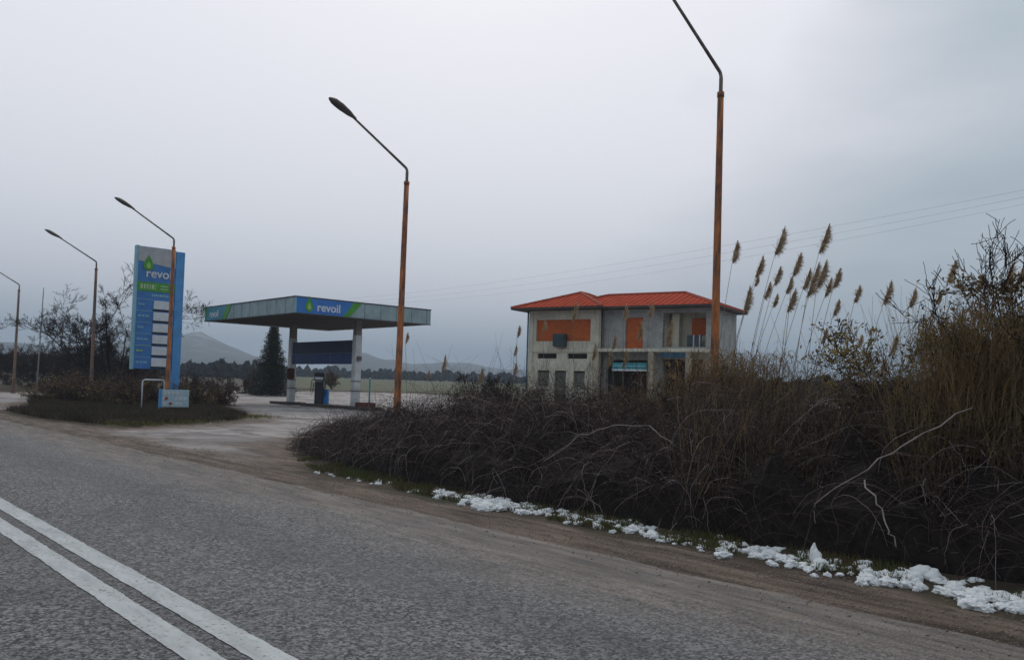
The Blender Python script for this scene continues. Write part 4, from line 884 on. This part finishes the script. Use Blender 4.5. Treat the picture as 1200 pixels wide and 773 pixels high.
# ------------------------------------------------------------------ reeds
def reed(tip, base_px, dist, plume_len, lean, label, group, dense=1.0, r=.006):
    """tip: (px,py) of the top of the plume"""
    top = at(tip[0], tip[1], dist); base = at(base_px, 560, dist+rng.uniform(-.4, .4))*[1, 1, 0]
    o = tag(empty('reed', tuple(base)), label, 'reed', group)
    K = 14; t = np.linspace(0, 1, K)[:, None]; pl = plume_len
    ld = AR*lean*.62+np.array([0, 0, 1.0]); ld /= np.linalg.norm(ld); neck = top-ld*pl
    P = base*(1-t)+neck*t; sag = (neck-base); P[:, :2] = base[:2]+(neck-base)[:2]*(t**1.7)
    P = np.concatenate([P, [neck+ld*pl*.5, top]])
    MB().tube(P-base, list(np.linspace(r, r*.45, len(P))), 5).build('stem', reed_m, o)
    # plume: many fine drooping strands, thick in the middle, blown to one side
    ns = int(480*dense); tt = rng.uniform(0, 1, ns)**1.15; st = neck+ld*pl*tt[:, None]*.92
    env = (np.sin(np.pi*np.clip(tt*.80+.20, 0, 1))**.9)*pl*.33; sdir = AR*.9+np.array([0, 0, -.25])
    side = rng.normal(size=(ns, 3))*.36+sdir*.60+ld*.35; side /= np.linalg.norm(side, axis=1, keepdims=True)
    en = st+side*(env*rng.uniform(.3, 1, ns))[:, None]+ld*pl*.10*rng.uniform(-.6, 1.2, ns)[:, None]
    md = (st+en)/2+ld*pl*.035; Q = np.stack([st, md, en], 1)
    v1 = tubes_arr(Q, np.full((ns, 3), .0030)*[1, 1.1, .5], 3); c_ = np.concatenate([en, md]); v2 = leaves_arr(c_, .008, aspect=.35)
    part('plume', cat_vf([v1, v2]), plume_m, o, base)
    # a few long leaves
    nlf = 2; V = []; F = []
    for k in range(nlf):
        i = rng.integers(4, K-3); p = P[i]-base; az = rng.uniform(0, 2*np.pi); dd = np.array([math.cos(az), math.sin(az), .9]); ln = rng.uniform(.2, .42); b0 = len(V); w_ = np.cross(dd, [0, 0, 1]); w_ = w_/np.linalg.norm(w_)*.009
        for q_ in np.linspace(0, 1, 5):
            c0 = p+dd*ln*q_+np.array([0, 0, -1])*ln*.95*q_*q_; V += [c0-w_*(1-q_), c0+w_*(1-q_)]
        F += [(b0+2*m_, b0+2*m_+1, b0+2*m_+3, b0+2*m_+2) for m_ in range(4)]
    me = bpy.data.meshes.new('leaf_blades'); me.from_pydata([tuple(v) for v in V], [], F); link('leaf_blades', me, reed_m, o)
    return o
def z5(x, y): return (820+x/3.158, 240+y/3.158)
BIG = [(140, 132, 70), (315, 82, 88), (480, 70, 92), (235, 188, 70), (217, 262, 34), (375, 176, 74), (300, 226, 60), (262, 284, 55), (342, 264, 56), (288, 328, 42), (355, 308, 75), (186, 298, 88), (410, 234, 68), (442, 213, 110), (470, 203, 90), (488, 268, 58), (520, 233, 62), (516, 348, 52), (594, 296, 55), (710, 280, 72), (799, 308, 58), (470, 454, 46), (601, 478, 42), (629, 538, 46), (688, 560, 48), (546, 522, 38), (731, 478, 60)]
special = {2: 'tallest feathery reed plume, highest of the cluster above the thicket', 1: 'second tallest reed plume standing alone left of the feathery one', 0: 'reed plume nearest to the rusty lamp post, above the roof edge', 20: 'rightmost lone reed plume before the olive shrub', 19: 'lone leaning reed plume against the open sky, second before the olive shrub'}
ORD = 'first second third fourth fifth sixth seventh eighth ninth tenth eleventh twelfth thirteenth fourteenth fifteenth sixteenth seventeenth eighteenth nineteenth twentieth twenty-first'.split()
tallx = sorted(b[0] for b in BIG if b[1] < 400); lowx = sorted(b[0] for b in BIG if b[1] >= 400)
for i, (x, y, h) in enumerate(BIG):
    tx, ty = z5(x, y); d_ = 13.2+rng.uniform(-.9, .9) if y < 400 else 14.6
    reed((tx, ty), tx-rng.uniform(28, 62), d_, h/3.158/1000*d_*1.2, .55 if x > 200 else .35, special.get(i, ('tall reed, its brown plume %s from the left in the cluster above the thicket' % ORD[tallx.index(x)] if y < 400 else 'low pale reed plume, %s from the left in the gap above the hedge' % ORD[lowx.index(x)])), 'tall reeds right of the lamp post' if y < 400 else 'lower reeds in the gap')
for (x, y, h) in [(948, 203, 72), (1050, 253, 58), (1160, 212, 82), (1200, 225, 60), (866, 458, 46), (893, 322, 40)]:
    tx, ty = z5(x, y); reed((tx, ty), tx-rng.uniform(15, 40), 11.0, h/3.158/1000*11*1.1, .6, {948: 'reed plume just left of the bare twig tips of the olive shrub', 1050: 'reed plume half inside the olive shrub top', 1160: 'large reed plume above the olive shrub', 1200: 'reed plume cut by the right edge of the photo', 866: 'short reed plume at the left flank of the olive shrub', 893: 'small thin reed plume left of the bare twig tips'}[x], 'reeds at the olive shrub', r=.005)
SM = [(675, 354, 20, 'leftmost reed plume over the house roof edge, on the left wing'), (734, 356, 18, 'reed plume over the eaves above the narrow orange bay'), (764, 354, 17, 'reed plume over the eaves right of the narrow orange bay'), (752, 375, 22, 'reed plume in front of the narrow orange bay'), (787, 374, 30, 'pale broad reed plume in front of the balcony'),
      (639, 374, 13, 'small reed plume in front of the wide orange bay'), (609, 381, 13, 'reed plume in the sky left of the house, upper one'), (605, 404, 12, 'reed plume in the sky left of the house, lower one'), (721, 392, 16, 'reed plume right of the drainpipe below the main eaves'), (716, 410, 18, 'reed plume in front of the porch left end'), (698, 402, 18, 'reed plume in front of the corner of the left wing'), (734, 408, 20, 'reed plume in front of the teal sign'),
      (522, 415, 18, 'lone pale reed above the thicket against the far hills'), (565, 430, 18, 'short reed beside the dark twiggy shrub'), (503, 433, 12, 'small reed plume in front of the green field'), (478, 389, 12, 'thin reed plume right beside the orange rusty lamp post'), (605, 424, 14, 'short reed at the left corner of the house')]
for x, y, h, lb in SM:
    d_ = 17.5 if x > 560 else 20.0; reed((x, y), x-rng.uniform(2, 12), d_, h/1000*d_*1.1, .3, lb, 'small reeds in front of the house', dense=.6, r=.007)

# ------------------------------------------------------------------ snow
snowm, g = nodes_mat('snow', rough=.75, spec=.3)
c = g.ramp(g.noise(9, 5), .3, .7, (.84, .85, .86), (.93, .93, .93)); c = g.mix(g.rng(g.noise(22, 6, None, .7), .60, .72, 0, .6), c, (.30, .25, .2)); g.base(c); g.bump(g.noise(55, 6, None, .75), .6, .02)
ico = bmesh.new(); bmesh.ops.create_icosphere(ico, subdivisions=3, radius=1); IV = np.array([v.co[:] for v in ico.verts]); IF = np.array([[v.index for v in f.verts] for f in ico.faces]); ico.free()
ico = bmesh.new(); bmesh.ops.create_icosphere(ico, subdivisions=4, radius=1); IV = np.array([v.co[:] for v in ico.verts]); IF = np.array([[v.index for v in f.verts] for f in ico.faces]); ico.free()
LIB = []
for k in range(14):
    o_ = Vector((k*7.3, 0, 0)); LIB.append(IV*(1+np.array([.55*mnoise.fractal(Vector(v)*1.3+o_, 1, 2, 3)+.26*mnoise.noise(Vector(v)*4.5+o_)+.15*mnoise.noise(Vector(v)*10+o_) for v in IV])[:, None]))
def lump(c, sx, sy, sz, seed=None, soft=0):
    a = rng.uniform(0, 6.3); v = (LIB[rng.integers(0, 14)]*(1-soft)+IV*soft)*[sx, sy, sz]*[1, rng.choice([-1, 1]), 1]; v = np.stack([v[:, 0]*math.cos(a)-v[:, 1]*math.sin(a), v[:, 0]*math.sin(a)+v[:, 1]*math.cos(a), v[:, 2]], 1)
    return v+np.array(c), IF
def G(px, py, z=.05):
    d = ray(px, py); t = (z-1.45)/d[2]; return EYE+d*t
def snow_thing(name, items, label, cat, group=None, kind=None):
    vf = []
    for px, py, w, h in items:
        p = G(px, py); s = np.linalg.norm(p-EYE)/1000; hh = h*s*(.34 if name == 'snow_patch' else .62); vf.append(lump((p[0], p[1], hh*.55), w*s*.5, w*s*.40, hh, soft=0 if name == 'snow_patch' else .6))
    c0 = vf[0][0].mean(0)*[1, 1, 0]; V, F = cat_vf(vf); me = np_mesh(name, V-c0, F); me.polygons.foreach_set('use_smooth', [True]*len(me.polygons)); o = link(name, me, snowm); o.location = tuple(c0); tag(o, label, cat, group, kind)
SG = 'melting snow along the foot of the thicket'
def run(pts, n, w, h, sp=5):
    out = []
    pts = np.array(pts, float)
    for k in range(int(n*2.4)):
        t = rng.uniform(0, len(pts)-1.001); i = int(t); f = t-i; p = pts[i]*(1-f)+pts[i+1]*f; q = .35+.65*rng.random()**1.6
        out.append((p[0]+rng.normal()*3, p[1]+rng.normal()*sp*1.0-sp*.1, w[0]*.45+(w[1]*.75-w[0]*.45)*q, (h[0]*.6+(h[1]-h[0]*.6)*q*.8)))
    return out
snow_thing('snow_patch', run([(375, 550), (392, 554)], 4, (5, 8), (3, 4), 1), 'tiny snow scrap at the far left end of the thicket', 'snow', SG)
snow_thing('snow_patch', run([(410, 556), (428, 560)], 4, (5, 8), (3, 4), 1), 'tiny snow scrap second from the far end of the thicket', 'snow', SG)
snow_thing('snow_patch', run([(434, 562), (444, 563), (470, 562)], 6, (5, 9), (3, 6), 1.5), 'broken string of small snow scraps third from the far end', 'snow', SG)
snow_thing('snow_patch', run([(480, 571), (499, 572)], 4, (8, 12), (3, 5), 1), 'thin flat snow strip left of the first large white heap', 'snow', SG)
snow_thing('snow_patch', run([(512, 576), (530, 577), (545, 584)], 13, (8, 17), (6, 12), 2.5), 'first large snow heap counting from the far end', 'snow', SG)
snow_thing('snow_patch', run([(548, 584), (590, 588), (650, 600)], 46, (8, 19), (7, 14), 3.5), 'long lumpy snow heap below the middle of the thicket', 'snow', SG)
snow_thing('snow_patch', run([(655, 600), (695, 606), (740, 614), (770, 622)], 46, (7, 18), (6, 13), 4), 'snow heap of loose white balls left of the widest snow bank', 'snow', SG)
snow_thing('snow_patch', run([(765, 625), (800, 628), (830, 634)], 16, (6, 14), (4, 7), 2.5), 'thin scattered snow between two heaps below the pale canes', 'snow', SG)
snow_thing('snow_patch', run([(838, 632), (870, 640), (910, 645), (950, 655), (1000, 660)], 44, (8, 22), (6, 15), 6), 'long flat snow bank with an upright lump at its right end', 'snow', SG)
snow_thing('snow_lump', [(957, 656, 13, 19), (954, 655, 12, 23), (962, 658, 20, 11)], 'upright snow lump like a little pillar on the snow bank', 'snow lump')
snow_thing('snow_patch', run([(1010, 672), (1045, 672), (1085, 675)], 20, (10, 25), (10, 20), 6), 'thick white snow heap right of the little snow pillar', 'snow', SG)
snow_thing('snow_lump', [(1082, 672, 26, 16), (1092, 674, 22, 14), (1074, 674, 16, 12)], 'big round snow lump crowning the thick heap', 'snow lump')
snow_thing('snow_patch', run([(1100, 684), (1130, 690), (1160, 696), (1200, 705), (1230, 712)], 34, (10, 30), (6, 20), 5), 'rightmost snow bank running out of the picture', 'snow', SG)
snow_thing('snow_lump', [(1178, 678, 18, 14)], 'single round snow ball sitting above the rightmost bank', 'snow lump')
snow_thing('snow_lump', [(706, 600, 20, 18)], 'single tall snow ball on the heap below the middle canes', 'snow lump')
p = at(978, 473, 16.0)
vf = [lump((p[0]+rng.normal()*.12, p[1]+rng.normal()*.12, p[2]-.04), .15, .1, .05) for _ in range(4)]
V, F = cat_vf(vf); c0 = V.mean(0); me = np_mesh('snow_patch', V-c0, F); o = link('snow_patch', me, snowm); o.location = tuple(c0); tag(o, 'little white snow scrap caught in the thicket top under the reeds', 'snow', SG)
# pebbles on shoulder and yard entrance
n = 9000; y = -2+34*rng.random(n)**1.2; x = rng.normal(6.15, .5, n); pv = []
base = np.array([(1, 0, 0), (-1, 0, 0), (0, 1, 0), (0, -1, 0), (0, 0, 1), (0, 0, -1)], float); bf = np.array([(0, 2, 4), (2, 1, 4), (1, 3, 4), (3, 0, 4), (2, 0, 5), (1, 2, 5), (3, 1, 5), (0, 3, 5)])
sz = .003+.012*rng.random(n)**2.5; V = (base[None]*rng.uniform(.6, 1.2, (n, 6, 1))*sz[:, None, None]*[1, 1, .6]+np.stack([x, y, np.full(n, .01)], 1)[:, None]).reshape(-1, 3); F = (bf[None]+6*np.arange(n)[:, None, None]).reshape(-1, 3)
me = np_mesh('pebbles', V, F); tag(link('pebbles', me, mat('pebble', (.30, .25, .21), scale=30, var=.4)), 'loose grit and pebbles along the edge of the asphalt', 'grit', kind='stuff')

# ------------------------------------------------------------------ haze
HZ = True
if HZ:
    hzm = bpy.data.materials.new('haze'); hzm.use_nodes = True; n_ = hzm.node_tree; n_.nodes.clear()
    ou = n_.nodes.new('ShaderNodeOutputMaterial'); pv_ = n_.nodes.new('ShaderNodeVolumePrincipled'); pv_.inputs['Color'].default_value = (.66, .82, 1.0, 1); pv_.inputs['Density'].default_value = .00055; pv_.inputs['Anisotropy'].default_value = .2
    n_.links.new(pv_.outputs[0], ou.inputs['Volume'])
    o = MB().box(-5200, 5200, -5200, 5200, -3, 260).build('haze', hzm); tag(o, 'thin pale winter haze over the plain', 'haze', kind='stuff')
